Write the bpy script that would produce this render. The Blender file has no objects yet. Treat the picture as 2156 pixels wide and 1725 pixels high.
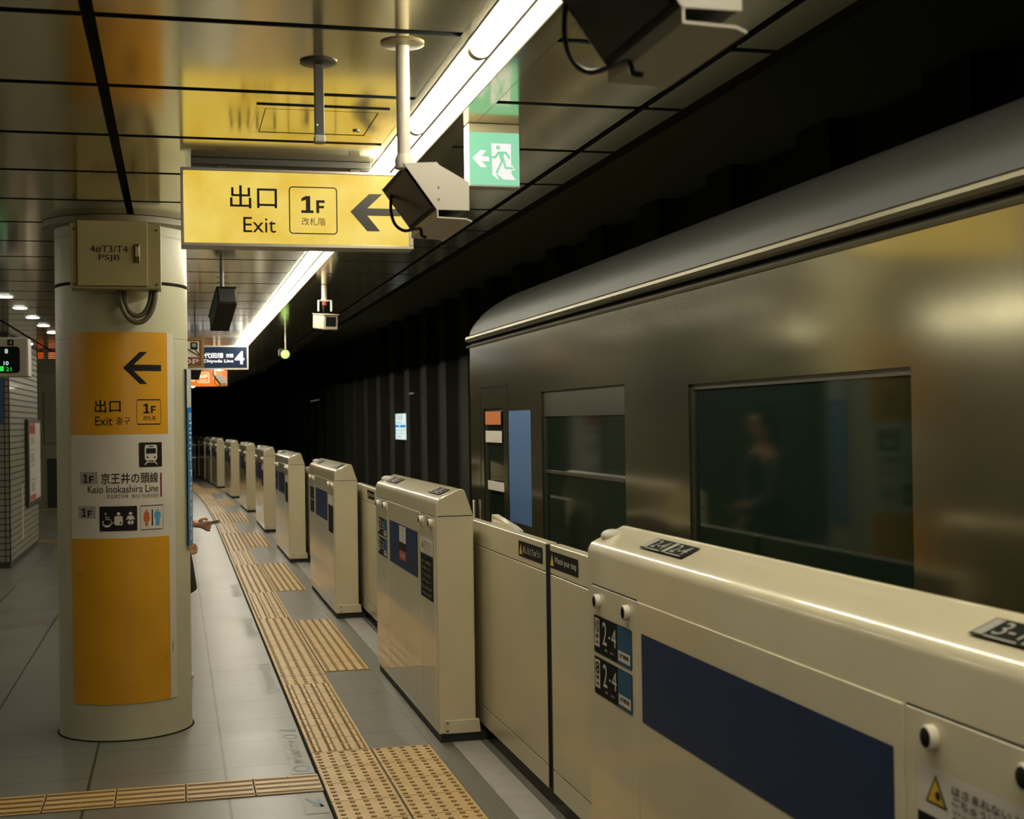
import bpy, bmesh, math, random
from mathutils import Vector, Matrix
random.seed(7)
S = bpy.context.scene
COL = S.collection
PI = math.pi

# ------------------------------------------------------------------ camera
cam_d = bpy.data.cameras.new('camera')
cam = bpy.data.objects.new('camera', cam_d)
COL.objects.link(cam)
S.camera = cam
yaw, pit, rol = math.radians(13.9265), math.radians(0.46714), math.radians(-0.83083)
fw = Vector((math.sin(yaw)*math.cos(pit), math.cos(yaw)*math.cos(pit), math.sin(pit)))
rt = Vector((math.cos(yaw), -math.sin(yaw), 0))
up = rt.cross(fw)
r2 = rt*math.cos(rol) + up*math.sin(rol)
u2 = up*math.cos(rol) - rt*math.sin(rol)
mw = Matrix((r2, u2, -fw)).transposed().to_4x4()
mw.translation = Vector((0, 0, 1.64))
cam.matrix_world = mw
cam_d.sensor_fit = 'HORIZONTAL'
cam_d.sensor_width = 36.0
cam_d.lens = 2858.65*36.0/2156.0
cam_d.clip_start = 0.05
cam_d.clip_end = 200
cam_d.dof.use_dof = True
cam_d.dof.focus_distance = 6.5
cam_d.dof.aperture_fstop = 5.6

# ------------------------------------------------------------------ world, exposure
w = bpy.data.worlds.new('world')
S.world = w
w.use_nodes = True
bg = w.node_tree.nodes['Background']
bg.inputs[0].default_value = (0.55, 0.6, 0.35, 1)
bg.inputs[1].default_value = 0.016
S.view_settings.view_transform = 'Standard'
S.view_settings.look = 'None'
S.view_settings.exposure = 0.0
S.view_settings.gamma = 1.0
S.view_settings.use_curve_mapping = False
TUBE = 47.0          # radiance of the fluorescent tubes
TUBE_COL = (1.0, 0.94, 0.76)

CEIL = 2.74


def off(y):
    """the platform bends gently to the left beyond y = 22 m"""
    return -0.00133*max(0.0, y-22.0)**2


def offang(y):
    return math.atan(2*0.00133*max(0.0, y-22.0))


# ------------------------------------------------------------------ materials
MATS = {}


def M(name, col, rough=0.5, metal=0.0, spec=0.5, coat=0.0, emit=None, estr=0.0, noise=0.0, nscale=6.0, bump=0.0, bscale=200.0, col2=None):
    m = bpy.data.materials.new(name)
    m.use_nodes = True
    nt = m.node_tree
    b = nt.nodes['Principled BSDF']
    b.inputs['Base Color'].default_value = (*col, 1)
    b.inputs['Roughness'].default_value = rough
    b.inputs['Metallic'].default_value = metal
    b.inputs['Specular IOR Level'].default_value = spec
    if coat:
        b.inputs['Coat Weight'].default_value = coat
        b.inputs['Coat Roughness'].default_value = 0.05
    if emit:
        b.inputs['Emission Color'].default_value = (*emit, 1)
        b.inputs['Emission Strength'].default_value = estr
    if noise or bump:
        tc = nt.nodes.new('ShaderNodeTexCoord')
    if noise:
        n = nt.nodes.new('ShaderNodeTexNoise')
        n.inputs['Scale'].default_value = nscale
        n.inputs['Detail'].default_value = 5
        nt.links.new(tc.outputs['Object'], n.inputs['Vector'])
        r = nt.nodes.new('ShaderNodeValToRGB')
        c2 = col2 if col2 else tuple(c*(1-noise) for c in col)
        r.color_ramp.elements[0].position = 0.35
        r.color_ramp.elements[1].position = 0.62
        r.color_ramp.elements[0].color = (*c2, 1)
        r.color_ramp.elements[1].color = (*col, 1)
        nt.links.new(n.outputs['Fac'], r.inputs['Fac'])
        nt.links.new(r.outputs['Color'], b.inputs['Base Color'])
        if emit:
            r.color_ramp.elements[1].color = (*emit, 1)
            r.color_ramp.elements[0].color = (*(col2 or emit), 1)
            nt.links.new(r.outputs['Color'], b.inputs['Emission Color'])
            nt.links.remove(b.inputs['Base Color'].links[0])
    if bump:
        n2 = nt.nodes.new('ShaderNodeTexNoise')
        n2.inputs['Scale'].default_value = bscale
        nt.links.new(tc.outputs['Object'], n2.inputs['Vector'])
        bp = nt.nodes.new('ShaderNodeBump')
        bp.inputs['Strength'].default_value = bump
        bp.inputs['Distance'].default_value = 0.002
        nt.links.new(n2.outputs['Fac'], bp.inputs['Height'])
        nt.links.new(bp.outputs['Normal'], b.inputs['Normal'])
    MATS[name] = m
    return m


ivory = M('ivory_paint', (0.64, 0.57, 0.385), 0.34, coat=0.9, noise=0.08, nscale=3)
ivory_top = M('ivory_cap', (0.62, 0.565, 0.44), 0.3, coat=0.4, noise=0.05, nscale=5)
door_paint = M('door_paint', (0.53, 0.475, 0.31), 0.34, coat=0.3, noise=0.07, nscale=3)
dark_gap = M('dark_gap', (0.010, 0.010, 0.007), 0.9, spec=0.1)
plinth_m = M('plinth_black', (0.015, 0.016, 0.012), 0.55)
blue_m = M('blue_panel', (0.007, 0.024, 0.075), 0.5, spec=0.2)
black_p = M('print_black', (0.012, 0.012, 0.009), 0.7, spec=0.06)
ink = M('print_ink', (0.014, 0.013, 0.011), 0.6, spec=0.12)
white_p = M('print_white', (0.62, 0.58, 0.50), 0.45)
grey_p = M('print_grey', (0.30, 0.28, 0.24), 0.5)
cyan_p = M('print_cyan', (0.006, 0.08, 0.165), 0.5, spec=0.2)
red_p = M('print_red', (0.42, 0.045, 0.02), 0.45)
crim_p = M('print_crimson', (0.20, 0.012, 0.03), 0.45)
yel_p = M('print_yellow', (0.62, 0.40, 0.03), 0.45)
oran_pict = M('print_orange', (0.50, 0.09, 0.015), 0.45)
lblue_pict = M('print_light_blue', (0.05, 0.30, 0.55), 0.45)
pale_blue_p = M('print_pale_blue', (0.16, 0.22, 0.28), 0.5)
panel_orange = M('panel_orange', (0.60, 0.29, 0.012), 0.33, coat=0.1, noise=0.10, nscale=4)
panel_white = M('panel_white', (0.58, 0.54, 0.46), 0.35, coat=0.1, noise=0.10, nscale=4)
pillar_m = M('pillar_paint', (0.46, 0.44, 0.30), 0.42, noise=0.10, nscale=2.5)
pillar_ring = M('pillar_ring_paint', (0.20, 0.17, 0.09), 0.35)
box_m = M('junction_box_paint', (0.30, 0.25, 0.115), 0.45, noise=0.06)
cable_m = M('cable_grey', (0.10, 0.09, 0.05), 0.5)
black_c = M('cable_black', (0.008, 0.008, 0.007), 0.5)
ceil_m = M('ceiling_metal', (0.66, 0.595, 0.36), 0.13, metal=0.92, spec=0.5, noise=0.06, nscale=1.2)
dark_void = M('ceiling_void', (0.010, 0.010, 0.007), 0.8)
ceil_side = M('ceiling_side_metal', (0.42, 0.36, 0.22), 0.4, metal=0.5)
white_enamel = M('white_enamel', (0.80, 0.74, 0.62), 0.35)
trough_m = M('trough_enamel', (0.34, 0.31, 0.25), 0.6, spec=0.2)
trough_shade_m = M('trough_groove', (0.035, 0.028, 0.018), 0.7, spec=0.1)
tube_m = M('lamp_tube', (0.9, 0.9, 0.9), 0.4, emit=TUBE_COL, estr=TUBE)
tube_cap = M('lamp_cap', (0.55, 0.5, 0.42), 0.4)
down_m = M('downlight_lens', (0.9, 0.9, 0.9), 0.4, emit=(1, 0.95, 0.85), estr=14)
exit_face = M('exit_sign_face', (0.05, 0.04, 0.01), 0.5, spec=0.2, emit=(0.84, 0.63, 0.13), estr=1.0, noise=0.3, nscale=5.5, col2=(0.74, 0.49, 0.055))
sign_frame = M('sign_frame_grey', (0.30, 0.27, 0.21), 0.4, metal=0.4)
green_face = M('emergency_sign_green', (0.02, 0.08, 0.04), 0.5, spec=0.2, emit=(0.27, 0.62, 0.39), estr=1.0)
green_white = M('emergency_sign_white', (0.1, 0.1, 0.1), 0.5, spec=0.2, emit=(0.82, 0.80, 0.78), estr=1.0)
navy_m = M('navy_sign_face', (0.006, 0.012, 0.03), 0.5, spec=0.15, emit=(0.010, 0.020, 0.045), estr=0.7)
lit_white = M('lit_white_letters', (0.6, 0.6, 0.6), 0.35, emit=(0.85, 0.85, 0.86), estr=1.0)
white_frame = M('white_frame', (0.60, 0.56, 0.50), 0.4)
stop_red = M('stop_sign_red', (0.16, 0.028, 0.01), 0.45)
stop_yel = M('stop_sign_yellow', (0.20, 0.155, 0.01), 0.45)
orange_face = M('orange_sign_face', (0.1, 0.03, 0.01), 0.5, spec=0.2, emit=(0.85, 0.17, 0.012), estr=1.0)
orange_ink = M('orange_sign_letters', (0.5, 0.4, 0.3), 0.35, emit=(1.0, 0.72, 0.45), estr=1.0)
mon_dark = M('monitor_dark', (0.014, 0.014, 0.010), 0.55, spec=0.2)
mon_grey = M('monitor_grey', (0.42, 0.38, 0.31), 0.45, noise=0.05)
mon_glass = M('monitor_glass', (0.012, 0.011, 0.007), 0.35, spec=0.25)
pole_m = M('pole_paint', (0.52, 0.47, 0.38), 0.4)
pole_dark = M('pole_dark', (0.055, 0.05, 0.035), 0.45)
cctv_m = M('cctv_cream', (0.55, 0.48, 0.36), 0.4)
led_green = M('led_green', (0.1, 0.4, 0.1), 0.4, emit=(0.3, 1.0, 0.25), estr=1.5)
sig_green = M('signal_green_lens', (0.2, 0.4, 0.1), 0.3, emit=(0.62, 1.0, 0.22), estr=1.15)
steel = M('train_stainless', (0.34, 0.315, 0.21), 0.15, metal=0.95, noise=0.10, nscale=1.5)
steel_dark = M('train_stainless_dark', (0.12, 0.115, 0.085), 0.35, metal=0.8)
roof_m = M('train_roof', (0.034, 0.036, 0.029), 0.5, metal=0.1, spec=0.3)
rail_m = M('train_bright_rail', (0.20, 0.18, 0.12), 0.34, metal=0.95)
glass_m = M('train_glass', (0.006, 0.014, 0.009), 0.06, spec=0.30)
tun_m = M('tunnel_concrete', (0.055, 0.055, 0.038), 0.8, noise=0.3, nscale=0.8)
tun_dark = M('tunnel_dark', (0.075, 0.080, 0.045), 0.9)
tile_wall = M('kiosk_tile', (0.17, 0.158, 0.115), 0.5, coat=0.05, noise=0.12, nscale=3)
grout = M('kiosk_grout', (0.025, 0.023, 0.016), 0.8)
wall_m = M('wall_paint', (0.22, 0.205, 0.145), 0.6, noise=0.1)
nosing_m = M('platform_nosing', (0.33, 0.315, 0.28), 0.6, noise=0.12, nscale=9)
slab_m = M('platform_concrete', (0.10, 0.095, 0.08), 0.8)
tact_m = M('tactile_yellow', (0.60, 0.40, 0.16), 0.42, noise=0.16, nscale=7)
tact_bump = M('tactile_worn_studs', (0.19, 0.10, 0.022), 0.45)  # darker brown for stud sides, bar sides and edge lines
tact_joint = M('tactile_joint', (0.03, 0.022, 0.01), 0.8)
skin_m = M('skin', (0.42, 0.22, 0.13), 0.5)
coat_m = M('coat_black', (0.012, 0.012, 0.014), 0.8)
knit_m = M('knit_grey', (0.10, 0.095, 0.085), 0.9, bump=0.6, bscale=300)
denim_m = M('denim', (0.035, 0.055, 0.075), 0.85)
shoe_m = M('shoe_white', (0.62, 0.58, 0.52), 0.6)
hair_m = M('hair_black', (0.01, 0.009, 0.008), 0.5)
phone_m = M('phone_body', (0.35, 0.34, 0.32), 0.25)
blue_sign = M('station_blue', (0.008, 0.17, 0.46), 0.35, coat=0.2)
pale_sign = M('station_pale', (0.42, 0.43, 0.41), 0.4)
lit_sign = M('tunnel_sign_white', (0.6, 0.65, 0.65), 0.4, emit=(0.60, 0.74, 0.74), estr=1.0)
lit_blue = M('tunnel_sign_blue', (0.01, 0.2, 0.5), 0.4, emit=(0.01, 0.22, 0.58), estr=1.0)
screen_m = M('display_black', (0.008, 0.012, 0.012), 0.2)
screen_txt = M('display_text', (0.5, 0.6, 0.6), 0.4, emit=(0.55, 0.75, 0.78), estr=1.0)
screen_grn = M('display_green', (0.0, 0.4, 0.05), 0.4, emit=(0.03, 0.62, 0.08), estr=1.0)
board_m = M('display_case', (0.34, 0.31, 0.23), 0.45)
poster_w = M('poster_paper', (0.50, 0.46, 0.42), 0.5)
metal_rail = M('handrail_steel', (0.6, 0.56, 0.5), 0.25, metal=0.9)


# floor material: slab joints from the platform's own grid (UV = metres)
def floor_material():
    m = bpy.data.materials.new('floor_tiles')
    m.use_nodes = True
    nt = m.node_tree
    L = nt.links.new
    b = nt.nodes['Principled BSDF']
    uv = nt.nodes.new('ShaderNodeUVMap')
    sep = nt.nodes.new('ShaderNodeSeparateXYZ')
    L(uv.outputs[0], sep.inputs[0])

    def mth(op, a, bb=None, c=None):
        n = nt.nodes.new('ShaderNodeMath')
        n.operation = op
        for i, v in enumerate((a, bb, c)):
            if v is None:
                continue
            if hasattr(v, 'links'):
                L(v, n.inputs[i])
            else:
                n.inputs[i].default_value = v
        return n.outputs[0]

    def line(coord, period, phase, width):
        t = mth('ADD', coord, -phase+period*50)
        t = mth('DIVIDE', t, period)
        t = mth('FRACT', t)
        t = mth('SUBTRACT', t, 0.5)
        t = mth('ABSOLUTE', t)
        t = mth('SUBTRACT', 0.5, t)
        t = mth('MULTIPLY', t, period)
        return mth('LESS_THAN', t, width/2)

    lx = line(sep.outputs[0], 0.612, 0.208, 0.013)
    ly = line(sep.outputs[1], 0.522, 7.16, 0.010)
    j = mth('MAXIMUM', lx, mth('MULTIPLY', ly, 0.9))
    n = nt.nodes.new('ShaderNodeTexNoise')
    n.inputs['Scale'].default_value = 1.7
    n.inputs['Detail'].default_value = 8
    L(uv.outputs[0], n.inputs['Vector'])
    n2 = nt.nodes.new('ShaderNodeTexNoise')
    n2.inputs['Scale'].default_value = 180
    n2.inputs['Detail'].default_value = 2
    L(uv.outputs[0], n2.inputs['Vector'])
    mixn = mth('ADD', mth('MULTIPLY', n.outputs['Fac'], 0.7), mth('MULTIPLY', n2.outputs['Fac'], 0.3))
    r = nt.nodes.new('ShaderNodeValToRGB')
    r.color_ramp.elements[0].position = 0.3
    r.color_ramp.elements[1].position = 0.68
    r.color_ramp.elements[0].color = (0.118, 0.112, 0.090, 1)
    r.color_ramp.elements[1].color = (0.166, 0.158, 0.131, 1)
    L(mixn, r.inputs['Fac'])
    mx = nt.nodes.new('ShaderNodeMix')
    mx.data_type = 'RGBA'
    L(j, mx.inputs[0])
    L(r.outputs['Color'], mx.inputs[6])
    mx.inputs[7].default_value = (0.03, 0.027, 0.02, 1)
    L(mx.outputs[2], b.inputs['Base Color'])
    rr = mth('ADD', mth('MULTIPLY', n.outputs['Fac'], 0.16), 0.27)
    L(rr, b.inputs['Roughness'])
    b.inputs['Specular IOR Level'].default_value = 0.5
    return m


floor_m = floor_material()
border_m = M('floor_border_tiles', (0.135, 0.125, 0.095), 0.5, noise=0.2, nscale=40)


# ------------------------------------------------------------------ mesh building
class G:
    """collects shapes in world metres; obj() links them as one mesh object"""

    def __init__(s):
        s.bm = bmesh.new()
        s.mi = 0

    def _f(s, vs):
        try:
            f = s.bm.faces.new(vs)
            f.material_index = s.mi
            return f
        except ValueError:
            return None

    def box(s, x0, x1, y0, y1, z0, z1, bev=0.0, seg=2):
        b = bmesh.new()
        bmesh.ops.create_cube(b, size=1)
        for v in b.verts:
            v.co = Vector(((x0+x1)/2+v.co.x*(x1-x0), (y0+y1)/2+v.co.y*(y1-y0), (z0+z1)/2+v.co.z*(z1-z0)))
        if bev:
            bmesh.ops.bevel(b, geom=b.edges[:], offset=bev, segments=seg, affect='EDGES', profile=0.5)
        s.take(b)
        return s

    def take(s, b, mat=None):
        if mat is not None:
            b.transform(mat)
        for f in b.faces:
            f.material_index = s.mi
        me = bpy.data.meshes.new('tmp')
        b.to_mesh(me)
        b.free()
        s.bm.from_mesh(me)
        bpy.data.meshes.remove(me)

    def prism(s, pts, a0, a1, axis='y', bev=0.0, seg=2):
        """pts: closed outline; axis y -> outline in xz, x -> yz, z -> xy"""
        def mk(p, a):
            if axis == 'y':
                return Vector((p[0], a, p[1]))
            if axis == 'x':
                return Vector((a, p[0], p[1]))
            return Vector((p[0], p[1], a))
        b = bmesh.new()
        n = len(pts)
        v0 = [b.verts.new(mk(p, a0)) for p in pts]
        v1 = [b.verts.new(mk(p, a1)) for p in pts]
        b.faces.new(v0)
        b.faces.new(v1[::-1])
        for i in range(n):
            b.faces.new((v0[i], v1[i], v1[(i+1) % n], v0[(i+1) % n]))
        bmesh.ops.recalc_face_normals(b, faces=b.faces[:])
        if bev:
            ed = [e for e in b.edges if e.calc_face_angle(0) > 0.5]
            bmesh.ops.bevel(b, geom=ed, offset=bev, segments=seg, affect='EDGES', profile=0.5)
        s.take(b)
        return s

    def tube(s, pts, r, n=12, cap=True):
        pts = [Vector(p) for p in pts]
        rs = r if isinstance(r, (list, tuple)) else [r]*len(pts)
        rings = []
        prev = None
        for i, p in enumerate(pts):
            t = (pts[min(i+1, len(pts)-1)]-pts[max(i-1, 0)]).normalized()
            if prev is None:
                a = t.orthogonal().normalized()
            else:
                a = (prev - t*prev.dot(t)).normalized()
            prev = a
            c = t.cross(a)
            rings.append([s.bm.verts.new(p+(a*math.cos(2*PI*k/n)+c*math.sin(2*PI*k/n))*rs[i]) for k in range(n)])
        for i in range(len(rings)-1):
            for k in range(n):
                f = s._f((rings[i][k], rings[i][(k+1) % n], rings[i+1][(k+1) % n], rings[i+1][k]))
                if f:
                    f.smooth = True
        if cap:
            s._f(rings[0][::-1])
            s._f(rings[-1])
        return s

    def lathe(s, prof, c=(0, 0, 0), n=48, axis='z', a0=0, a1=2*PI):
        """prof: (r, h) list"""
        full = abs(a1-a0-2*PI) < 1e-6
        cnt = n if full else n+1
        rings = []
        for r, h in prof:
            row = []
            for k in range(cnt):
                a = a0+(a1-a0)*k/n
                x, y = r*math.cos(a), r*math.sin(a)
                if axis == 'z':
                    p = Vector((c[0]+x, c[1]+y, c[2]+h))
                elif axis == 'y':
                    p = Vector((c[0]+x, c[1]+h, c[2]+y))
                else:
                    p = Vector((c[0]+h, c[1]+x, c[2]+y))
                row.append(s.bm.verts.new(p))
            rings.append(row)
        for i in range(len(rings)-1):
            for k in range(cnt if full else cnt-1):
                f = s._f((rings[i][k], rings[i][(k+1) % cnt], rings[i+1][(k+1) % cnt], rings[i+1][k]))
                if f:
                    f.smooth = True
        if full:
            if prof[0][0] > 1e-5:
                s._f(rings[0][::-1])
            if prof[-1][0] > 1e-5:
                s._f(rings[-1])
        return s

    def ball(s, c, r, sc=(1, 1, 1), n=16):
        b = bmesh.new()
        bmesh.ops.create_uvsphere(b, u_segments=n, v_segments=max(6, n//2), radius=1)
        for v in b.verts:
            v.co = Vector((c[0]+v.co.x*r*sc[0], c[1]+v.co.y*r*sc[1], c[2]+v.co.z*r*sc[2]))
        for f in b.faces:
            f.smooth = True
        s.take(b)
        return s

    def quad(s, a, b, c, d):
        s._f([s.bm.verts.new(Vector(p)) for p in (a, b, c, d)])
        return s

    def obj(s, name, mats, parent=None, fn=None, wipe=True):
        if fn:
            for v in s.bm.verts:
                v.co = fn(v.co)
        if parent is not None:
            o = parent
            tot = Vector((0, 0, 0))
            while o is not None:
                tot += o.location
                o = o.parent
            for v in s.bm.verts:
                v.co -= tot
        me = bpy.data.meshes.new(name)
        bmesh.ops.remove_doubles(s.bm, verts=s.bm.verts[:], dist=1e-6)
        bmesh.ops.recalc_face_normals(s.bm, faces=s.bm.faces[:])
        s.bm.to_mesh(me)
        s.bm.free()
        sm_ = [p.use_smooth for p in me.polygons]
        if any(sm_):
            me.set_sharp_from_angle(angle=math.radians(38))
            me.polygons.foreach_set('use_smooth', sm_)
        for m in (mats if isinstance(mats, (list, tuple)) else [mats]):
            me.materials.append(m)
        ob = bpy.data.objects.new(name, me)
        COL.objects.link(ob)
        if parent is not None:
            ob.parent = parent
        return ob


def tag(o, label=None, cat=None, group=None, kind=None):
    if label:
        o['label'] = label
    if cat:
        o['category'] = cat
    if group:
        o['group'] = group
    if kind:
        o['kind'] = kind
    return o


def thing(name, label, cat, loc, group=None, rz=0.0):
    o = bpy.data.objects.new(name, None)
    o.empty_display_size = 0.1
    COL.objects.link(o)
    o.location = loc
    o.rotation_euler = (0, 0, rz)
    return tag(o, label, cat, group)


def struct(o):
    o['kind'] = 'structure'
    return o


def dup(root, loc, label=None, rz=None, skip=()):
    r = root.copy()
    COL.objects.link(r)
    r.location = loc
    if rz is not None:
        r.rotation_euler = (0, 0, rz)
    if label:
        r['label'] = label
    for ch in list(root.children):
        if ch.name.split('.')[0] in skip:
            continue
        c = ch.copy()
        COL.objects.link(c)
        c.parent = r
        for g in list(ch.children):
            d = g.copy()
            COL.objects.link(d)
            d.parent = c
    return r


# ------------------------------------------------------------------ flat print: text, pictograms
_glyph = {}


def glyph_mesh(body, bold):
    key = (body, bold)
    if key in _glyph:
        return _glyph[key]
    cu = bpy.data.curves.new('g', 'FONT')
    cu.body = body
    cu.size = 1.0
    cu.resolution_u = 3
    cu.offset = bold
    cu.fill_mode = 'FRONT'
    ob = bpy.data.objects.new('g', cu)
    COL.objects.link(ob)
    dg = bpy.context.evaluated_depsgraph_get()
    me = bpy.data.meshes.new_from_object(ob.evaluated_get(dg))
    bpy.data.objects.remove(ob)
    bpy.data.curves.remove(cu)
    vs = [(v.co.x, v.co.y) for v in me.vertices]
    fs = [tuple(p.vertices) for p in me.polygons]
    bpy.data.meshes.remove(me)
    _glyph[key] = (vs, fs)
    return vs, fs


class P:
    """flat print in its own (u, v) metres"""

    def __init__(s):
        s.bm = bmesh.new()

    def poly(s, pts):
        b = s.bm
        vs = [b.verts.new((p[0], p[1], 0)) for p in pts]
        try:
            f = b.faces.new(vs)
            if len(vs) > 4:
                bmesh.ops.triangulate(b, faces=[f])
        except ValueError:
            pass
        return s

    def rect(s, u0, v0, u1, v1):
        return s.poly([(u0, v0), (u1, v0), (u1, v1), (u0, v1)])

    @staticmethod
    def rpts(u0, v0, u1, v1, r, n=4):
        o = []
        for cx, cy, a in ((u1-r, v1-r, 0), (u0+r, v1-r, 90), (u0+r, v0+r, 180), (u1-r, v0+r, 270)):
            for k in range(n+1):
                t = math.radians(a+90*k/n)
                o.append((cx+r*math.cos(t), cy+r*math.sin(t)))
        return o

    def rrect(s, u0, v0, u1, v1, r):
        return s.poly(P.rpts(min(u0, u1), min(v0, v1), max(u0, u1), max(v0, v1), r))

    def rring(s, u0, v0, u1, v1, r, w):
        u0, u1 = min(u0, u1), max(u0, u1)
        v0, v1 = min(v0, v1), max(v0, v1)
        a = P.rpts(u0, v0, u1, v1, r)
        b = P.rpts(u0+w, v0+w, u1-w, v1-w, max(r-w, w*0.3))
        n = len(a)
        for i in range(n):
            s.poly([a[i], a[(i+1) % n], b[(i+1) % n], b[i]])
        return s

    def disc(s, cu, cv, r, n=20, ry=None):
        ry = ry or r
        return s.poly([(cu+r*math.cos(2*PI*k/n), cv+ry*math.sin(2*PI*k/n)) for k in range(n)])

    def arc(s, cu, cv, r, w, a0, a1, n=20, ry=None):
        ry = ry or r
        for k in range(n):
            t0 = math.radians(a0+(a1-a0)*k/n)
            t1 = math.radians(a0+(a1-a0)*(k+1)/n)
            s.poly([(cu+(r)*math.cos(t0), cv+ry*math.sin(t0)), (cu+r*math.cos(t1), cv+ry*math.sin(t1)),
                    (cu+(r-w)*math.cos(t1), cv+(ry-w)*math.sin(t1)), (cu+(r-w)*math.cos(t0), cv+(ry-w)*math.sin(t0))])
        return s

    def stroke(s, pts, w):
        for (a, b) in zip(pts[:-1], pts[1:]):
            d = Vector((b[0]-a[0], b[1]-a[1]))
            if d.length < 1e-9:
                continue
            n = Vector((-d.y, d.x)).normalized()*w/2
            s.poly([(a[0]+n.x, a[1]+n.y), (a[0]-n.x, a[1]-n.y), (b[0]-n.x, b[1]-n.y), (b[0]+n.x, b[1]+n.y)])
        for p in pts[1:-1]:
            s.disc(p[0], p[1], w/2, 8)
        return s

    def text(s, body, u0, v0, u1, v1, bold=0.0):
        """fit the string into the box"""
        vs, fs = glyph_mesh(body, bold)
        if not vs:
            return s
        x0 = min(v[0] for v in vs)
        x1 = max(v[0] for v in vs)
        y0 = min(v[1] for v in vs)
        y1 = max(v[1] for v in vs)
        bv = [s.bm.verts.new((u0+(v[0]-x0)/(x1-x0)*(u1-u0), v0+(v[1]-y0)/max(1e-6, y1-y0)*(v1-v0), 0)) for v in vs]
        for f in fs:
            try:
                s.bm.faces.new([bv[i] for i in f])
            except ValueError:
                pass
        return s

    def one(s, u0, v0, u1, v1):
        """heavy figure 1 with a foot"""
        w_, h_ = u1-u0, v1-v0
        t = w_*0.36
        c = u0+w_*0.56
        s.rect(c-t/2, v0+h_*0.16, c+t/2, v1)
        s.poly([(c-t/2, v1), (u0+w_*0.02, v1-h_*0.14), (u0+w_*0.02, v1-h_*0.32), (c-t/2, v1-h_*0.22)])
        return s.rect(u0, v0, u1, v0+h_*0.16)

    def eff(s, u0, v0, u1, v1):
        """heavy capital F"""
        w_, h_ = u1-u0, v1-v0
        s.rect(u0, v0, u0+w_*0.34, v1)
        s.rect(u0+w_*0.34, v1-h_*0.20, u1, v1)
        return s.rect(u0+w_*0.34, v0+h_*0.38, u0+w_*0.92, v0+h_*0.57)

    def arrow(s, tip, tail, half, wing, th):
        """left-pointing arrow: tip (u,v), tail u, half height, wing length back, stroke thickness"""
        u, v = tip
        h = half
        k = th*1.38
        s.poly([(u, v), (u+wing, v+h), (u+wing+k, v+h), (u+k, v)])
        s.poly([(u, v), (u+k, v), (u+wing+k, v-h), (u+wing, v-h)])
        s.rect(u+k*0.72, v-th/2, tail, v+th/2)
        return s

    def obj(s, name, mat, parent, fmap, cut=None):
        if cut:
            us = [v.co.x for v in s.bm.verts]
            u = math.floor(min(us)/cut)*cut
            while u < max(us):
                g = s.bm.verts[:]+s.bm.edges[:]+s.bm.faces[:]
                bmesh.ops.bisect_plane(s.bm, geom=g, plane_co=(u, 0, 0), plane_no=(1, 0, 0), dist=1e-5)
                u += cut
        tot = Vector((0, 0, 0))
        o = parent
        while o is not None:
            tot += o.location
            o = o.parent
        for v in s.bm.verts:
            v.co = Vector(fmap(v.co.x, v.co.y))-tot
        me = bpy.data.meshes.new(name)
        bmesh.ops.recalc_face_normals(s.bm, faces=s.bm.faces[:])
        s.bm.to_mesh(me)
        s.bm.free()
        me.materials.append(mat)
        ob = bpy.data.objects.new(name, me)
        COL.objects.link(ob)
        ob.parent = parent
        return ob


def facing_y(Y):
    return lambda u, v: (u, Y, v)


def facing_x(X):
    return lambda u, v: (X, -u, v)


ORD = ['first', 'second', 'third', 'fourth', 'fifth', 'sixth', 'seventh', 'eighth', 'ninth', 'tenth', 'eleventh', 'twelfth', 'thirteenth',
       'fourteenth', 'fifteenth', 'sixteenth', 'seventeenth', 'eighteenth', 'nineteenth', 'twentieth', 'twenty-first', 'twenty-second',
       'twenty-third', 'twenty-fourth', 'twenty-fifth', 'twenty-sixth', 'twenty-seventh', 'twenty-eighth', 'twenty-ninth', 'thirtieth',
       'thirty-first', 'thirty-second', 'thirty-third', 'thirty-fourth', 'thirty-fifth', 'thirty-sixth', 'thirty-seventh', 'thirty-eighth', 'thirty-ninth', 'fortieth']


# ================================================================== SETTING
def strip(name, mats, x0, x1, y0, y1, z0, z1, step=1.0, uv=False):
    """a long slab that follows the bend of the platform"""
    g = G()
    n = max(1, int((y1-y0)/step))
    rows = []
    for i in range(n+1):
        y = y0+(y1-y0)*i/n
        o = off(y)
        rows.append([g.bm.verts.new((x0+o, y, z0)), g.bm.verts.new((x1+o, y, z0)), g.bm.verts.new((x1+o, y, z1)), g.bm.verts.new((x0+o, y, z1))])
    for i in range(n):
        for k in range(4):
            g._f((rows[i][k], rows[i][(k+1) % 4], rows[i+1][(k+1) % 4], rows[i+1][k]))
    g._f(rows[0][::-1])
    g._f(rows[-1])
    ob = g.obj(name, mats)
    if uv:
        me = ob.data
        ul = me.uv_layers.new(name='UVMap')
        for lp in me.loops:
            co = me.vertices[lp.vertex_index].co
            ul.data[lp.index].uv = (co.x-off(co.y), co.y)
    return ob


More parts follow.
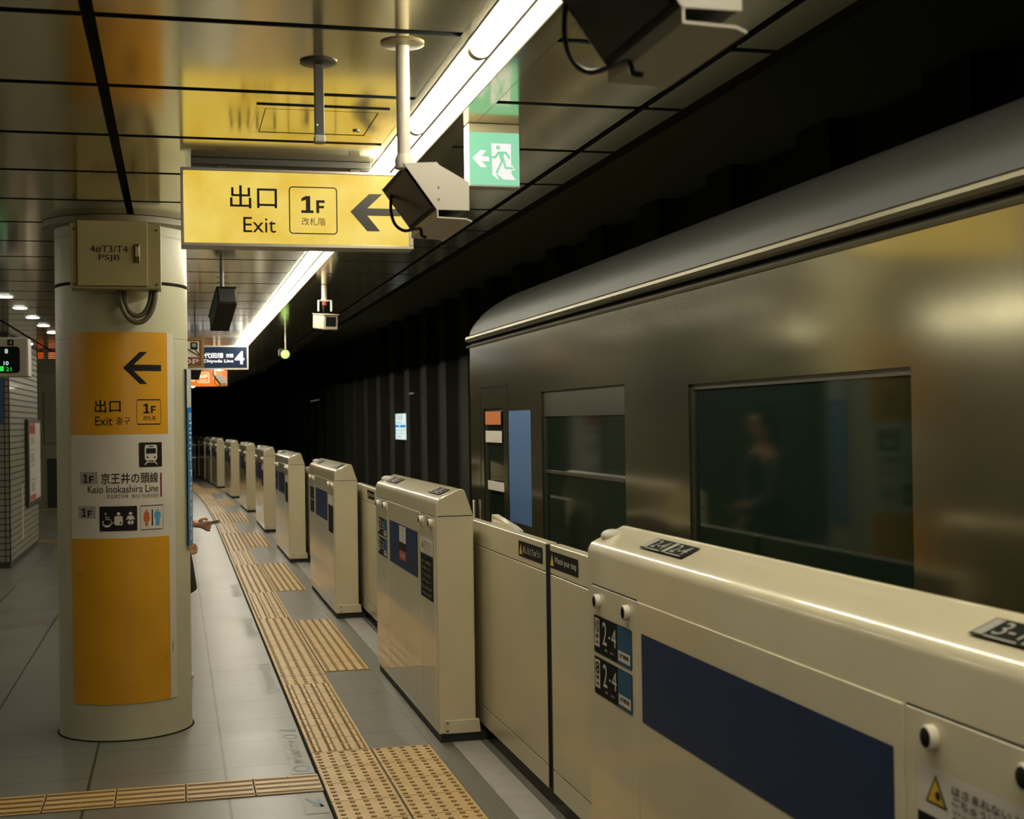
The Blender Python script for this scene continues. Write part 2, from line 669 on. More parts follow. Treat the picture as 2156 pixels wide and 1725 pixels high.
struct(strip('floor', floor_m, -6.0, 1.75, -8, 62, -0.2, 0.0, uv=True))
struct(strip('trim_1', border_m, 1.236, 1.352, -8, 62, -0.001, 0.0015))
struct(strip('trim_6', dark_gap, 0.617, 0.6295, -8, 62, -0.001, 0.0012))
struct(strip('trim_2', nosing_m, 1.352, 1.498, -8, 62, -0.001, 0.0025))
struct(strip('trim_3', slab_m, 1.498, 1.749, -8, 62, -0.001, 0.002))
struct(strip('wall_platform', slab_m, 1.60, 1.75, -8, 62, -1.25, -0.2))
struct(strip('floor_trackbed', tun_dark, 1.60, 6.2, -10, 70, -1.45, -1.25))
struct(strip('ceiling_tunnel', M('tunnel_soffit', (0.24, 0.25, 0.15), 0.9), 1.80, 6.2, -10, 70, 4.1, 4.3))
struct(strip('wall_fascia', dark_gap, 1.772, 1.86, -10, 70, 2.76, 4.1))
struct(strip('wall_left', wall_m, -6.2, -6.0, -8, 62, -0.2, 3.0))

# tunnel wall with pilasters
g = G()
n = 80
for i in range(n):
    y0, y1 = -10+i, -9+i
    a, b = off(y0)*0.6, off(y1)*0.6
    g.quad((5.5+a, y0, -1.25), (5.5+b, y1, -1.25), (5.5+b, y1, 4.1), (5.5+a, y0, 4.1))
y = 2.0
while y < 66:
    a = off(y)*0.6
    g.box(5.26+a, 5.52+a, y, y+0.62, -1.25, 4.1)
    y += 2.05
g.box(5.3, 5.5, 64, 64.2, -1.25, 4.1)
struct(g.obj('wall_tunnel', tun_m))
g = G()
g.box(-6.2, 6.5, 69.0, 69.3, -1.4, 4.2)
struct(g.obj('wall_end', tun_dark))

# ceiling panels: reflective metal boards with open joints
g = G()
rows_y = [3.77+0.778*k for k in range(-16, 76)]
xseg = [(-6.0, -1.742), (-1.706, -0.232), (-0.196, 0.806), (1.088, 1.600), (1.634, 1.766)]
for k in range(len(rows_y)-1):
    y0, y1 = rows_y[k]+0.022, rows_y[k+1]-0.022
    a, b = off(y0), off(y1)
    for x0, x1 in xseg:
        vs = []
        for z in (CEIL, CEIL+0.018):
            vs.append([g.bm.verts.new((x0+a, y0, z)), g.bm.verts.new((x1+a, y0, z)), g.bm.verts.new((x1+b, y1, z)), g.bm.verts.new((x0+b, y1, z))])
        g.mi = 0
        g._f(vs[0])
        g.mi = 1
        g._f(vs[1])
        for q in range(4):
            g._f((vs[0][q], vs[0][(q+1) % 4], vs[1][(q+1) % 4], vs[1][q]))
struct(g.obj('ceiling', [ceil_m, dark_void]))
struct(strip('ceiling_void', dark_void, -6.0, 1.772, -9, 62, CEIL+0.08, CEIL+0.12))

# ================================================================== TACTILE PAVING
GAPS = [(4.20, 6.80), (8.98, 11.40), (13.62, 16.17), (18.35, 20.83), (23.2, 25.72), (28.2, 30.8), (33.2, 35.88), (40.45, 40.8)]


def dots_tile(g, x0, y0, w=0.3, hi=True):
    n = 5
    seg = 10 if hi else 6
    for i in range(n):
        for k in range(n):
            cx, cy = x0+(i+0.5)*w/n, y0+(k+0.5)*w/n
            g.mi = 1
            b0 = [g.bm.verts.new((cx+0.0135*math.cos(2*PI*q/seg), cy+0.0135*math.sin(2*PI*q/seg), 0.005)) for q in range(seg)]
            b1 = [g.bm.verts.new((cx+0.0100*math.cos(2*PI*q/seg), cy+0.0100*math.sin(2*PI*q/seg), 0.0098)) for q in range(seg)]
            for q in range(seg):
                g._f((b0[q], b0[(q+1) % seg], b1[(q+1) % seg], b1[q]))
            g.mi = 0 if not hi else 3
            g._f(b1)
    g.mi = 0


def bars_tile(g, x0, y0, w=0.3, along='y'):
    for i in range(4):
        c = (i+0.5)*w/4
        hw = 0.0165
        for s0, s1 in ((0.006, 0.144), (0.156, 0.294)):
            if along == 'y':
                q = (x0+c-hw, x0+c+hw, y0+s0, y0+s1)
            else:
                q = (x0+s0*1.0, x0+s1*1.0 if s0 > 0.1 else x0+0.156, y0+c-hw, y0+c+hw)
            i0 = 0.008
            x_0, x_1, y_0, y_1 = q
            lo = [g.bm.verts.new(p) for p in ((x_0, y_0, 0.005), (x_1, y_0, 0.005), (x_1, y_1, 0.005), (x_0, y_1, 0.005))]
            ix, iy = (i0, 0.002)
            if along != 'y':
                ix, iy = iy, ix
            hi_ = [g.bm.verts.new(p) for p in ((x_0+ix, y_0+iy, 0.0105), (x_1-ix, y_0+iy, 0.0105), (x_1-ix, y_1-iy, 0.0105), (x_0+ix, y_1-iy, 0.0105))]
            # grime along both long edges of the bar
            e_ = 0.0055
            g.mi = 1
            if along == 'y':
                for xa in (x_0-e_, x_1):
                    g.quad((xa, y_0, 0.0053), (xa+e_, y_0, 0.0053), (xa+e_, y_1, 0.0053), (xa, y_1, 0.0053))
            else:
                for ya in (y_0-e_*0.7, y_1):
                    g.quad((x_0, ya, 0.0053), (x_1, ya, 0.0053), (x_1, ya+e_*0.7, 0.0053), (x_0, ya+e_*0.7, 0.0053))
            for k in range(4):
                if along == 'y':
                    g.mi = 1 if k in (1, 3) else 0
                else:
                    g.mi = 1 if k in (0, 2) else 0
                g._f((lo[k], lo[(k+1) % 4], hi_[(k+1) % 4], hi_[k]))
            g.mi = 0
            g._f(hi_)


def tile_base(g, x0, y0, w=0.3, d=0.3):
    g.mi = 0
    e = 0.0038
    g.box(x0+e, x0+w-e, y0+e, y0+d-e, 0.0, 0.005)
    g.mi = 2
    g.quad((x0, y0, 0.0012), (x0+w, y0, 0.0012), (x0+w, y0+d, 0.0012), (x0, y0+d, 0.0012))
    g.mi = 0


def bend(v):
    return Vector((v.x+off(v.y), v.y, v.z))


g = G()
y = 6.795-0.3*12
while y < 44:
    dot = any(a-0.35 < y+0.15 < b+0.05 for a, b in GAPS)
    tile_base(g, 0.63, y)
    if dot:
        dots_tile(g, 0.63, y, hi=y < 14)
    else:
        bars_tile(g, 0.63, y)
    y += 0.3
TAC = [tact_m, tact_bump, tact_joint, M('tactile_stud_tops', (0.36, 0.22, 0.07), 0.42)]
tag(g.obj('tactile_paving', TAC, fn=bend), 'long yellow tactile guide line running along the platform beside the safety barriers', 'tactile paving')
names = ['in front of the nearest pair of sliding doors, with large studs', 'between the second and third barriers from the camera', 'between the third and fourth barriers from the camera',
         'between the fourth and fifth barriers from the camera', 'between the fifth and sixth barriers from the camera', 'between the sixth and seventh barriers from the camera',
         'between the seventh and eighth barriers from the camera']
for i, (a, b) in enumerate(GAPS[:7]):
    g = G()
    nt_ = int(round((b-a)/0.3))
    for k in range(nt_):
        yy = b-0.3*(k+1)
        tile_base(g, 0.933, yy)
        dots_tile(g, 0.933, yy, hi=yy < 14)
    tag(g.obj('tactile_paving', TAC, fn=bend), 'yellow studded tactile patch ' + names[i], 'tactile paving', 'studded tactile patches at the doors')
g = G()
for k in range(14):
    x0 = 0.625-0.3*(k+1)
    tile_base(g, x0, 6.092)
    bars_tile(g, x0, 6.092, along='x')
tag(g.obj('tactile_paving', TAC), 'narrow yellow ribbed tactile strip crossing the platform in the foreground', 'tactile paving')
for yy, lb in ((20.4, 'short yellow tactile strip on the floor beside the tiled kiosk corner'), (28.4, 'short yellow tactile strip at the foot of the far wall')):
    g = G()
    for k in range(8):
        tile_base(g, -3.4+0.3*k, yy)
        bars_tile(g, -3.4+0.3*k, yy, along='x')
    tag(g.obj('tactile_paving', TAC), lb, 'tactile paving')

# queue stickers on the floor beside the guide line
def floor_sticker(y0, y1, xs, label, arrow_only=False):
    x0, x1 = xs
    t = thing('floor_sticker', label, 'floor sticker', ((x0+x1)/2, (y0+y1)/2, 0.0), 'queue stickers on the floor')
    fm = lambda z: (lambda u, v: (u+off(v), v, z))
    P().rect(x0, y0, x1, y1).obj('backing', sticker_m, t, fm(0.0012))
    L = y1-y0
    if arrow_only:
        P().stroke([(x0+0.02, y1-0.08), (x1-0.02, y0+0.10)], 0.016).stroke([(x1-0.03, y1-0.10), (x1-0.02, y0+0.10), (x0+0.04, y0+0.12)], 0.014).obj('arrow_mark', sticker_blue, t, fm(0.0022))
    else:
        P().arc((x0+x1)/2, y0+0.10, 0.042, 0.013, 0, 360, ry=0.06).obj('circle_mark', sticker_blue, t, fm(0.0022))
        P().arc((x0+x1)/2, y1-0.22, 0.040, 0.012, 0, 360, ry=0.05).obj('circle_mark', sticker_blue, t, fm(0.0022))
        P().stroke([(x0+0.008, y1-0.05), (x1-0.02, y1-0.10)], 0.018).stroke([(x1-0.04, y1-0.04), (x1-0.012, y1-0.07), (x1-0.02, y1-0.12)], 0.012).obj('tick_mark', sticker_blue, t, fm(0.0022))
    if not arrow_only:
        q = P()
        q.text('2列でお並びください', 0, 0, L-0.50, 0.052, 0.01)
        # run the line of writing along the platform
        for v in q.bm.verts:
            v.co = Vector(((x0+x1)/2+0.026-v.co.y, y0+0.19+v.co.x, 0))
        q.obj('lettering', sticker_grey, t, fm(0.0022))
    return t


sticker_m = M('sticker_film', (0.235, 0.225, 0.19), 0.42)
sticker_blue = M('sticker_blue', (0.13, 0.20, 0.28), 0.5)
sticker_grey = M('sticker_grey', (0.22, 0.215, 0.195), 0.5)
floor_sticker(6.42, 7.42, (0.512, 0.612), 'pale queue sticker with blue circles, nearest the ribbed cross strip')
floor_sticker(8.39, 9.48, (0.515, 0.612), 'pale queue sticker with blue circles, second from the ribbed cross strip')
floor_sticker(10.7, 11.7, (0.512, 0.612), 'pale queue sticker with blue circles, third from the ribbed cross strip')
floor_sticker(13.2, 14.2, (0.512, 0.612), 'pale queue sticker with blue circles, fourth from the ribbed cross strip')
floor_sticker(5.75, 6.07, (0.512, 0.612), 'pale sticker with a blue arrow just this side of the ribbed strip', True)

# ================================================================== SAFETY BARRIERS AND SLIDING DOORS
XF = 1.285        # face towards the platform


def barrier_profile():
    pts = [(XF, 0.045)]
    # rounded front top edge
    for k in range(7):
        a = PI - k*(PI/2-0.38)/6
        pts.append((XF+0.042+0.042*math.cos(a), 1.212+0.042*math.sin(a)))
    for k in range(6):
        a = PI/2+0.38 - k*(0.38+1.22)/5
        pts.append((1.412+0.028*math.cos(a), 1.266+0.028*math.sin(a)))
    pts += [(1.478, 1.158), (1.478, 0.045)]
    return pts


BGROUP = 'platform safety barriers'


def add_knob(t, y, z, x=XF):
    g = G()
    g.lathe([(0.0, 0), (0.0225, 0), (0.0225, -0.012), (0.021, -0.0155), (0.0178, -0.016), (0.0174, -0.013), (0, -0.013)], (x, y, z), 20, 'x')
    k = g.obj('sensor_button', ivory_top, t)
    g = G()
    g.lathe([(0, -0.0128), (0.0172, -0.0128), (0.0155, -0.0165), (0.008, -0.0185), (0, -0.019)], (x, y, z), 16, 'x')
    g.obj('sensor_lens', black_p, k)


def door_number(t, u0, u1, z0, z1, top, full=True, num='2-4'):
    """car / door number plate: u runs along -y"""
    x = XF-0.0035
    pl = P().rrect(u0, z0, u1, z1, 0.008).obj('number_plate', black_p, t, facing_x(x))
    pl['label'] = 'black and blue door number plate reading %s' % num
    W, Hh = u1-u0, z1-z0
    U = lambda f: u0+W*f
    V = lambda f: z0+Hh*f
    P().rrect(U(0.64), V(0.015), U(0.995), V(0.985), 0.006).obj('blue_field', cyan_p, pl, facing_x(x-0.0008))
    p = P()
    p.rect(U(0.03), V(0.18), U(0.165), V(0.93))
    p.rect(U(0.665), V(0.10), U(0.965), V(0.36))
    a, b = num.split('-')
    p.text(a, U(0.25), V(0.30), U(0.36), V(0.90), 0.0)
    p.text('-', U(0.415), V(0.52), U(0.455), V(0.58), 0.02)
    p.text(b, U(0.49), V(0.36), U(0.61), V(0.83), 0.0)
    p.text('号車', U(0.30), V(0.14), U(0.37), V(0.21))
    p.text('番ドア', U(0.46), V(0.14), U(0.56), V(0.21))
    p.obj('lettering', white_p, pl, facing_x(x-0.0014))
    p = P()
    p.text(top, U(0.045), V(0.55), U(0.15), V(0.88), 0.02)
    p.text('両', U(0.055), V(0.40), U(0.14), V(0.51), 0.03)
    p.text('編成', U(0.06), V(0.25), U(0.14), V(0.34), 0.02)
    p.text('女性専用車', U(0.70), V(0.19), U(0.93), V(0.31), 0.03)
    p.obj('small_print', ink, pl, facing_x(x-0.002))
    return pl


def caution_label(t, u0, u1, z0, z1):
    x = XF-0.0035
    pl = P().rect(u0, z0, u1, z1).obj('caution_label', white_p, t, facing_x(x))
    W, Hh = u1-u0, z1-z0
    U = lambda f: u0+W*f
    V = lambda f: z0+Hh*f
    P().poly([(U(0.07), V(0.26)), (U(0.25), V(0.26)), (U(0.155), V(0.88))]).obj('warning_triangle', ink, pl, facing_x(x-0.0006))
    P().poly([(U(0.09), V(0.30)), (U(0.23), V(0.30)), (U(0.155), V(0.80))]).obj('triangle_fill', yel_p, pl, facing_x(x-0.0012))
    p = P()
    p.text('はさまれないよう', U(0.29), V(0.64), U(0.86), V(0.82), 0.02)
    p.text('ごちゅういください', U(0.29), V(0.42), U(0.90), V(0.60), 0.02)
    p.text('Watch your hands and', U(0.29), V(0.24), U(0.88), V(0.34), 0.01)
    p.text('fingers in the door.', U(0.29), V(0.10), U(0.80), V(0.20), 0.01)
    p.disc(U(0.175), V(0.47), 0.008, 10)
    p.obj('lettering', ink, pl, facing_x(x-0.0018))
    return pl


def top_plate(t, y0, y1, body):
    """number plate lying on the sloping cap; y0 is the far end (left in the photo)"""
    # cap slope: from (1.300,1.246) to (1.405,1.289)
    a = Vector((1.314, 1.2575))
    b = Vector((1.398, 1.2915))
    d = (b-a)
    nrm = Vector((-d.y, d.x)).normalized()

    def fm(h):
        def f(u, v):
            p = a+d*v+nrm*h
            return (p.x, -u, p.y)
        return f
    u0, u1 = -y0, -y1
    pl = P().rect(u0, 0.1, u1, 0.8).obj('top_plate', black_p, t, fm(0.0012))
    p = P()
    W = u1-u0
    p.rect(u0+W*0.02, 0.16, u0+W*0.12, 0.76)
    p.text(body, u0+W*0.16, 0.26, u0+W*0.44, 0.72)
    p.rect(u0+W*0.14, 0.13, u0+W*0.46, 0.18)
    p.rect(u0+W*0.50, 0.16, u0+W*0.58, 0.76)
    p.text(body, u0+W*0.62, 0.26, u0+W*0.93, 0.72)
    p.rect(u0+W*0.60, 0.13, u0+W*0.95, 0.18)
    p.obj('lettering', grey_p, pl, fm(0.0022))


def dome_lamp(t, y):
    g = G()
    g.ball((1.350, y, 1.268), 0.042, (0.9, 0.6, 0.5), 16)
    g.obj('dome_lamp', white_frame, t)


def barrier(y0, y1, label, cab_near, cab_far, seam_z, ends=True):
    """y0 near end, y1 far end; cab_*: widths of the two service cabinets"""
    t = thing('platform_barrier', label, 'safety barrier', (XF, (y0+y1)/2, 0), BGROUP)
    g = G()
    g.prism(barrier_profile(), y0, y1, 'y')
    for f in g.bm.faces:
        f.smooth = True
    b = g.obj('housing', ivory, t)
    bv = b.modifiers.new('b', 'BEVEL')
    bv.width = 0.006
    bv.segments = 2
    bv.limit_method = 'ANGLE'
    bv.angle_limit = math.radians(50)
    # front panels, a few mm proud, with real gaps between them
    c0, c1 = y0+0.055+cab_near, y1-0.055-cab_far
    for nm, a, b_ in (('access_panel', y0+0.05, c0), ('front_panel', c0+0.012, c1-0.012), ('access_panel', c1, y1-0.05)):
        g = G()
        g.box(XF-0.0028, XF+0.002, a, b_, 0.10, seam_z, bev=0.0012, seg=1)
        g.obj(nm, ivory, t)
    # shadow gap above the panels
    for a, b_ in ((y0+0.05, c0), (c1, y1-0.05)):
        g = G()
        g.box(XF-0.0012, XF+0.001, a, b_, seam_z+0.0005, seam_z+0.0045)
        g.obj('panel_joint', dark_gap, t)
    # seam under the cap on both end faces and along the face
    g = G()
    for ye in (y0, y1):
        g.box(XF+0.006, 1.474, ye-0.0008, ye+0.0008, 1.154, 1.158)
    g.obj('cap_joint', dark_gap, t)
    g = G()
    g.box(XF+0.012, 1.60, y0+0.006, y1-0.006, 0.0, 0.0449)
    g.obj('plinth', plinth_m, t)
    for ye, sgn in ((y0, -1), (y1, 1)):
        g = G()
        ya, yb = (ye-0.012, ye+0.02) if sgn < 0 else (ye-0.02, ye+0.012)
        g.prism([(1.315, 0.048), (1.500, 0.048), (1.492, 0.115), (1.315, 0.115)], ya, yb, 'y', bev=0.002, seg=1)
        f = g.obj('foot_cover', ivory, t)
        g = G()
        for z in (0.062, 0.102):
            g.lathe([(0, 0), (0.006, 0), (0.005, sgn*0.003), (0, sgn*0.003)], (1.327, ye+sgn*0.0122, z), 10, 'y')
        g.obj('screw', steel_dark, f)
    return t


# --- nearest barrier (long, runs out of the frame)
B1 = barrier(1.76, 4.20, 'nearest long ivory safety barrier with a plain blue panel and 2-4 plates', 0.415, 0.425, 1.113)
pl = P().rect(-3.676, 0.775, -2.275, 1.027).obj('blue_panel', blue_m, B1, facing_x(XF-0.0036))
for y, z in ((4.078, 1.069), (3.797, 1.071), (2.14, 1.074), (1.86, 1.074)):
    add_knob(B1, y, z, XF-0.0028)
door_number(B1, -4.128, -3.760, 0.905, 1.023, '10')
door_number(B1, -4.128, -3.760, 0.775, 0.893, '8')
caution_label(B1, -2.192, -1.80, 0.935, 1.021)
g = G()
g.box(XF-0.0038, XF, 1.80, 2.192, 0.70, 0.934)
g.obj('notice_plate', black_p, B1)
top_plate(B1, 3.80, 3.46, '2-4')
top_plate(B1, 2.09, 1.80, '3-1')
dome_lamp(B1, 4.14)
g = G()
g.box(1.42, 1.476, 2.95, 3.35, 1.235, 1.268, bev=0.004)
g.obj('rear_hinge_cover', ivory_top, B1)

# --- second barrier, carries a paper notice
B2 = barrier(6.82, 8.98, 'ivory safety barrier with paper notices on its blue panel, second from the camera', 0.40, 0.47, 1.148)


def dress(t, y0, y1, near=True):
    """panel, plates, buttons of the two-metre barriers"""
    P().rect(-(y0+1.545), 0.783, -(y0+0.545), 1.036).obj('blue_panel', blue_m, t, facing_x(XF-0.0036))
    for y, z in ((y1-0.13, 1.112), (y1-0.43, 1.112), (y0+0.42, 1.112), (y0+0.14, 1.112)):
        add_knob(t, y, z, XF-0.0028)
    if near:
        door_number(t, -(y1-0.12), -(y1-0.50), 0.912, 1.026, '10', num='3-3')
        door_number(t, -(y1-0.12), -(y1-0.50), 0.785, 0.900, '8', num='3-3')
        caution_label(t, -(y0+0.455), -(y0+0.09), 0.945, 1.024)
    else:
        for z0, z1 in ((0.912, 1.026), (0.785, 0.900)):
            P().rrect(-(y1-0.12), z0, -(y1-0.50), z1, 0.008).obj('number_plate', black_p, t, facing_x(XF-0.0036))
        P().rect(-(y0+0.455), 0.945, -(y0+0.09), 1.024).obj('caution_label', white_p, t, facing_x(XF-0.0036))
    pl = P().rect(-(y0+0.455), 0.705, -(y0+0.09), 0.936).obj('notice_plate', black_p, t, facing_x(XF-0.0036))
    if near:
        p = P()
        for q, s_ in enumerate(('かけこみ乗車は', 'おやめください', 'ドアにもたれ', 'かからないで', 'Do not rush', 'or lean on doors')):
            p.text(s_, -(y0+0.42), 0.885-0.033*q, -(y0+0.14), 0.905-0.033*q)
        p.obj('lettering', grey_p, pl, facing_x(XF-0.0044))
    top_plate(t, y1-0.18, y1-0.62, '3-3')
    top_plate(t, y0+0.42, y0+0.12, '3-2')
    dome_lamp(t, y1-0.08)


dress(B2, 6.82, 8.98)
# paper notices on the blue panel of the second barrier
pn = P().rect(-7.99, 0.935, -7.755, 1.030).obj('paper_notice', white_p, B2, facing_x(XF-0.0046))
p = P()
p.text('ご注意', -7.94, 1.002, -7.80, 1.020, 0.02)
p.disc(-7.872, 0.978, 0.016, 12)
p.text('足元にご注意ください', -7.96, 0.944, -7.79, 0.954)
p.obj('lettering', grey_p, pn, facing_x(XF-0.0054))
pn2 = P().rect(-7.99, 0.888, -7.755, 0.931).obj('paper_notice', ink, B2, facing_x(XF-0.0046))
pn3 = P().rect(-7.99, 0.832, -7.755, 0.885).obj('paper_notice', red_p, B2, facing_x(XF-0.0046))
pn3['label'] = 'small red paper notice'
P().text('駆け込み禁止', -7.96, 0.848, -7.785, 0.868, 0.02).obj('lettering', white_p, pn3, facing_x(XF-0.0054))

# --- the rest of the row
B3 = barrier(11.40, 13.60, 'ivory safety barrier with blue panel, third from the camera', 0.40, 0.47, 1.148)
dress(B3, 11.40, 13.60, near=False)
spots = [16.17, 20.83, 25.72, 30.80, 35.88, 38.3, 40.80, 43.1, 47.7]
for i, y in enumerate(spots):
    yc = y+1.10
    dup(B3, (XF+off(yc), yc, 0), 'ivory safety barrier with blue panel, %s from the camera' % ORD[i+3], rz=offang(yc))

# --- sliding doors behind the barriers
XD = 1.52
DGROUP = 'sliding platform doors'


def sliding_door(y0, y1, label, sticker=None, near_edge='lo'):
    t = thing('sliding_door', label, 'sliding door', (XD, (y0+y1)/2, 0.075), DGROUP)
    g = G()
    g.box(XD+0.003, XD+0.045, y0+0.002, y1-0.002, 0.08, 1.112)
    g.obj('core', dark_gap, t)
    g = G()
    for z0, z1 in ((0.075, 0.172), (0.1745, 0.992), (0.9945, 1.118)):
        g.box(XD, XD+0.05, y0, y1, z0, z1, bev=0.003, seg=1)
    g.obj('door_panel', door_paint, t)
    g = G()
    ye = y0 if near_edge == 'lo' else y1
    g.box(XD-0.001, XD+0.05, ye-0.006, ye+0.006, 0.08, 1.112)
    g.obj('rubber_edge', plinth_m, t)
    if sticker:
        u0, u1, body = sticker
        s = P().rrect(u0, 1.022, u1, 1.092, 0.008).obj('warning_sticker', black_p, t, facing_x(XD-0.0012))
        W = u1-u0
        P().poly([(u0+W*0.04, 1.032), (u0+W*0.17, 1.032), (u0+W*0.105, 1.080)]).obj('warning_triangle', yel_p, s, facing_x(XD-0.002))
        P().text(body, u0+W*0.20, 1.040, u0+W*0.94, 1.074, 0.0).obj('lettering', white_p, s, facing_x(XD-0.002))
    return t


sliding_door(5.565, 7.35, 'ivory sliding door with a Japanese caution sticker, beside the second barrier', (-6.039, -5.620, 'あしもとちゅうい'), 'lo')
sliding_door(3.90, 5.505, 'ivory sliding door with a Watch your step sticker, beside the nearest barrier', (-5.511, -5.088, 'Watch your step'), 'hi')
D2a = sliding_door(10.20, 11.85, 'far leaf of the sliding doors between the second and third barriers', (-11.10, -10.68, 'Watch your step'), 'lo')
D2b = sliding_door(8.55, 10.14, 'near leaf of the sliding doors between the second and third barriers', (-10.10, -9.68, 'あしもとちゅうい'), 'hi')
for i, (a, b) in enumerate(GAPS[2:6]):
    c = (a+b)/2
    for d, proto, nm in ((0.84, D2a, 'far'), (-0.83, D2b, 'near')):
        yy = c+d
        dup(proto, (XD+off(yy), yy, 0.075), '%s leaf of the sliding doors between the %s and %s barriers' % (nm, ORD[i+2], ORD[i+3]), rz=offang(yy))
# wedge covers over the door ends behind the second and nearest barriers
for y0, y1, who in ((6.30, 6.82, 'second'),):
    t = B2
    g = G()
    g.prism([(y1, 1.08), (y0, 1.08), (y0, 1.112), (y0+0.12, 1.128), (y1, 1.158)], 1.575, 1.61, 'x')
    g.obj('rear_cover', ivory, t)

# ================================================================== PILLAR
PC = (-0.277, 7.714)
PR = 0.347


def turn(u):
    """angle round the shaft, from the survey radius to the true one"""
    return u-0.011 if u > 1.2 else math.asin(max(-1.0, (0.365*math.sin(u)-0.018)/0.347))


def cyl(r):
    return lambda u, v: (PC[0]+r*math.sin(turn(u)), PC[1]-r*math.cos(turn(u)), v)


pil = thing('pillar', 'thick round beige pillar wrapped with an orange and white exit panel', 'pillar', (PC[0], PC[1], 0))
g = G()
prof = [(PR+0.004, 0.0), (PR+0.001, 0.02), (PR, 0.05), (PR, 2.098), (PR-0.002, 2.1), (PR-0.002, 2.104), (PR, 2.106), (PR, 2.385), (PR-0.006, 2.387), (PR-0.006, 2.402), (PR, 2.404),
        (PR, 2.640), (PR-0.003, 2.643), (PR-0.003, 2.648), (PR, 2.650), (PR, CEIL+0.02)]
g.lathe(prof, (PC[0], PC[1], 0), 96)
g.obj('shaft', pillar_m, pil)
g = G()
g.lathe([(PR-0.0055, 2.3875), (PR-0.0015, 2.389), (PR-0.0015, 2.400), (PR-0.0055, 2.4015)], (PC[0], PC[1], 0), 96)
g.obj('joint_band', dark_gap, pil)
g = G()
g.lathe([(PR+0.002, 2.700), (PR+0.055, 2.700), (PR+0.062, 2.706), (PR+0.062, CEIL-0.002), (PR+0.002, CEIL-0.002)], (PC[0], PC[1], 0), 96)
g.obj('ceiling_collar', pillar_ring, pil)
g = G()
g.lathe([(PR+0.001, 0.0005), (PR+0.012, 0.0005), (PR+0.010, 0.004), (PR+0.001, 0.006)], (PC[0], PC[1], 0), 96)
g.obj('base_seal', dark_gap, pil)


def wrap(u0, v0, u1, v1, r0, r1, n=40):
    """curved sheet with thickness"""
    g = G()
    a = lambda u: turn(u)-PI/2
    g.lathe([(r1, v0), (r1, v1), (r0, v1), (r0, v0), (r1, v0)], (PC[0], PC[1], 0), n, 'z', a(u0), a(u1))
    return g


info = wrap(-0.705, 0.192, 0.895, 2.134, PR+0.0005, PR+0.004).obj('sign_panel', panel_white, pil)
RS = PR+0.0048
CUT = 0.04
P().rect(-0.705, 1.597, 0.765, 2.134).obj('orange_field', panel_orange, info, cyl(RS), CUT)
P().rect(-0.705, 0.192, 0.765, 1.056).obj('orange_field', panel_orange, info, cyl(RS), CUT)
RT = PR+0.0056
p = P()
# arrow
v = 1.945
hh = 0.0165
p.poly([(0.089, v), (0.322, 2.029), (0.432, 2.029), (0.235, v+hh), (0.190, v+hh), (0.190, v)])
p.poly([(0.089, v), (0.190, v), (0.190, v-hh), (0.235, v-hh), (0.428, 1.860), (0.318, 1.860)])
p.rect(0.190, v-hh, 0.652, v+hh)
p.text('出口', -0.307, 1.712, 0.052, 1.779, 0.012)
p.text('Exit', -0.303, 1.645, -0.062, 1.692, 0.0)
p.text('출구', -0.010, 1.649, 0.178, 1.688, 0.0)
p.rring(0.270, 1.646, 0.640, 1.780, 0.016, 0.006)
p.one(0.365, 1.706, 0.455, 1.757)
p.eff(0.478, 1.706, 0.556, 1.745)
p.text('改札階', 0.363, 1.668, 0.553, 1.693, 0.0)
p.obj('exit_lettering', ink, info, cyl(RT), CUT)
# train pictogram
P().rrect(0.296, 1.424, 0.647, 1.553, 0.008).obj('train_pictogram', ink, info, cyl(RT), CUT)
p = P()
cx = 0.4715
p.rrect(cx-0.095, 1.458, cx+0.095, 1.540, 0.02)
p.stroke([(cx-0.045, 1.456), (cx-0.095, 1.436)], 0.008)
p.stroke([(cx+0.045, 1.456), (cx+0.095, 1.436)], 0.008)
p.rect(cx-0.06, 1.447, cx+0.06, 1.452)
p.obj('train_shape', panel_white, info, cyl(RT+0.0008), CUT)
p = P()
p.rrect(cx-0.075, 1.494, cx+0.075, 1.522, 0.006).rect(cx-0.035, 1.529, cx+0.035, 1.534)
p.disc(cx-0.055, 1.474, 0.014, 12, 0.0055).disc(cx+0.055, 1.474, 0.014, 12, 0.0055)
p.obj('train_windows', ink, info, cyl(RT+0.0016), CUT)
# line names
P().rect(-0.545, 1.340, -0.278, 1.403).rect(-0.575, 1.161, -0.312, 1.225).obj('floor_badge', grey_p, info, cyl(RT), CUT)
p = P()
p.one(-0.490, 1.348, -0.425, 1.392).eff(-0.400, 1.348, -0.335, 1.382)
p.one(-0.520, 1.170, -0.455, 1.214).eff(-0.430, 1.170, -0.365, 1.203)
p.text('京王井の頭線', -0.231, 1.339, 0.579, 1.397, 0.006)
p.text('Keio Inokashira Line', -0.421, 1.293, 0.577, 1.332, 0.0)
p.text('京王井之头线', -0.154, 1.264, 0.140, 1.286, 0.0)
p.text('게이오 이노카시라선', 0.180, 1.261, 0.576, 1.285, 0.0)
p.obj('line_lettering', ink, info, cyl(RT+0.0008), CUT)
P().rect(0.613, 1.264, 0.640, 1.391).obj('line_colour_bar', crim_p, info, cyl(RT), CUT)
# accessible toilet pictogram
P().rrect(-0.257, 1.094, 0.260, 1.223, 0.008).obj('facility_pictogram', ink, info, cyl(RT), CUT)
p = P()
K = PR                       # angle to metres
wx = -0.155


def A(x):
    return x/K


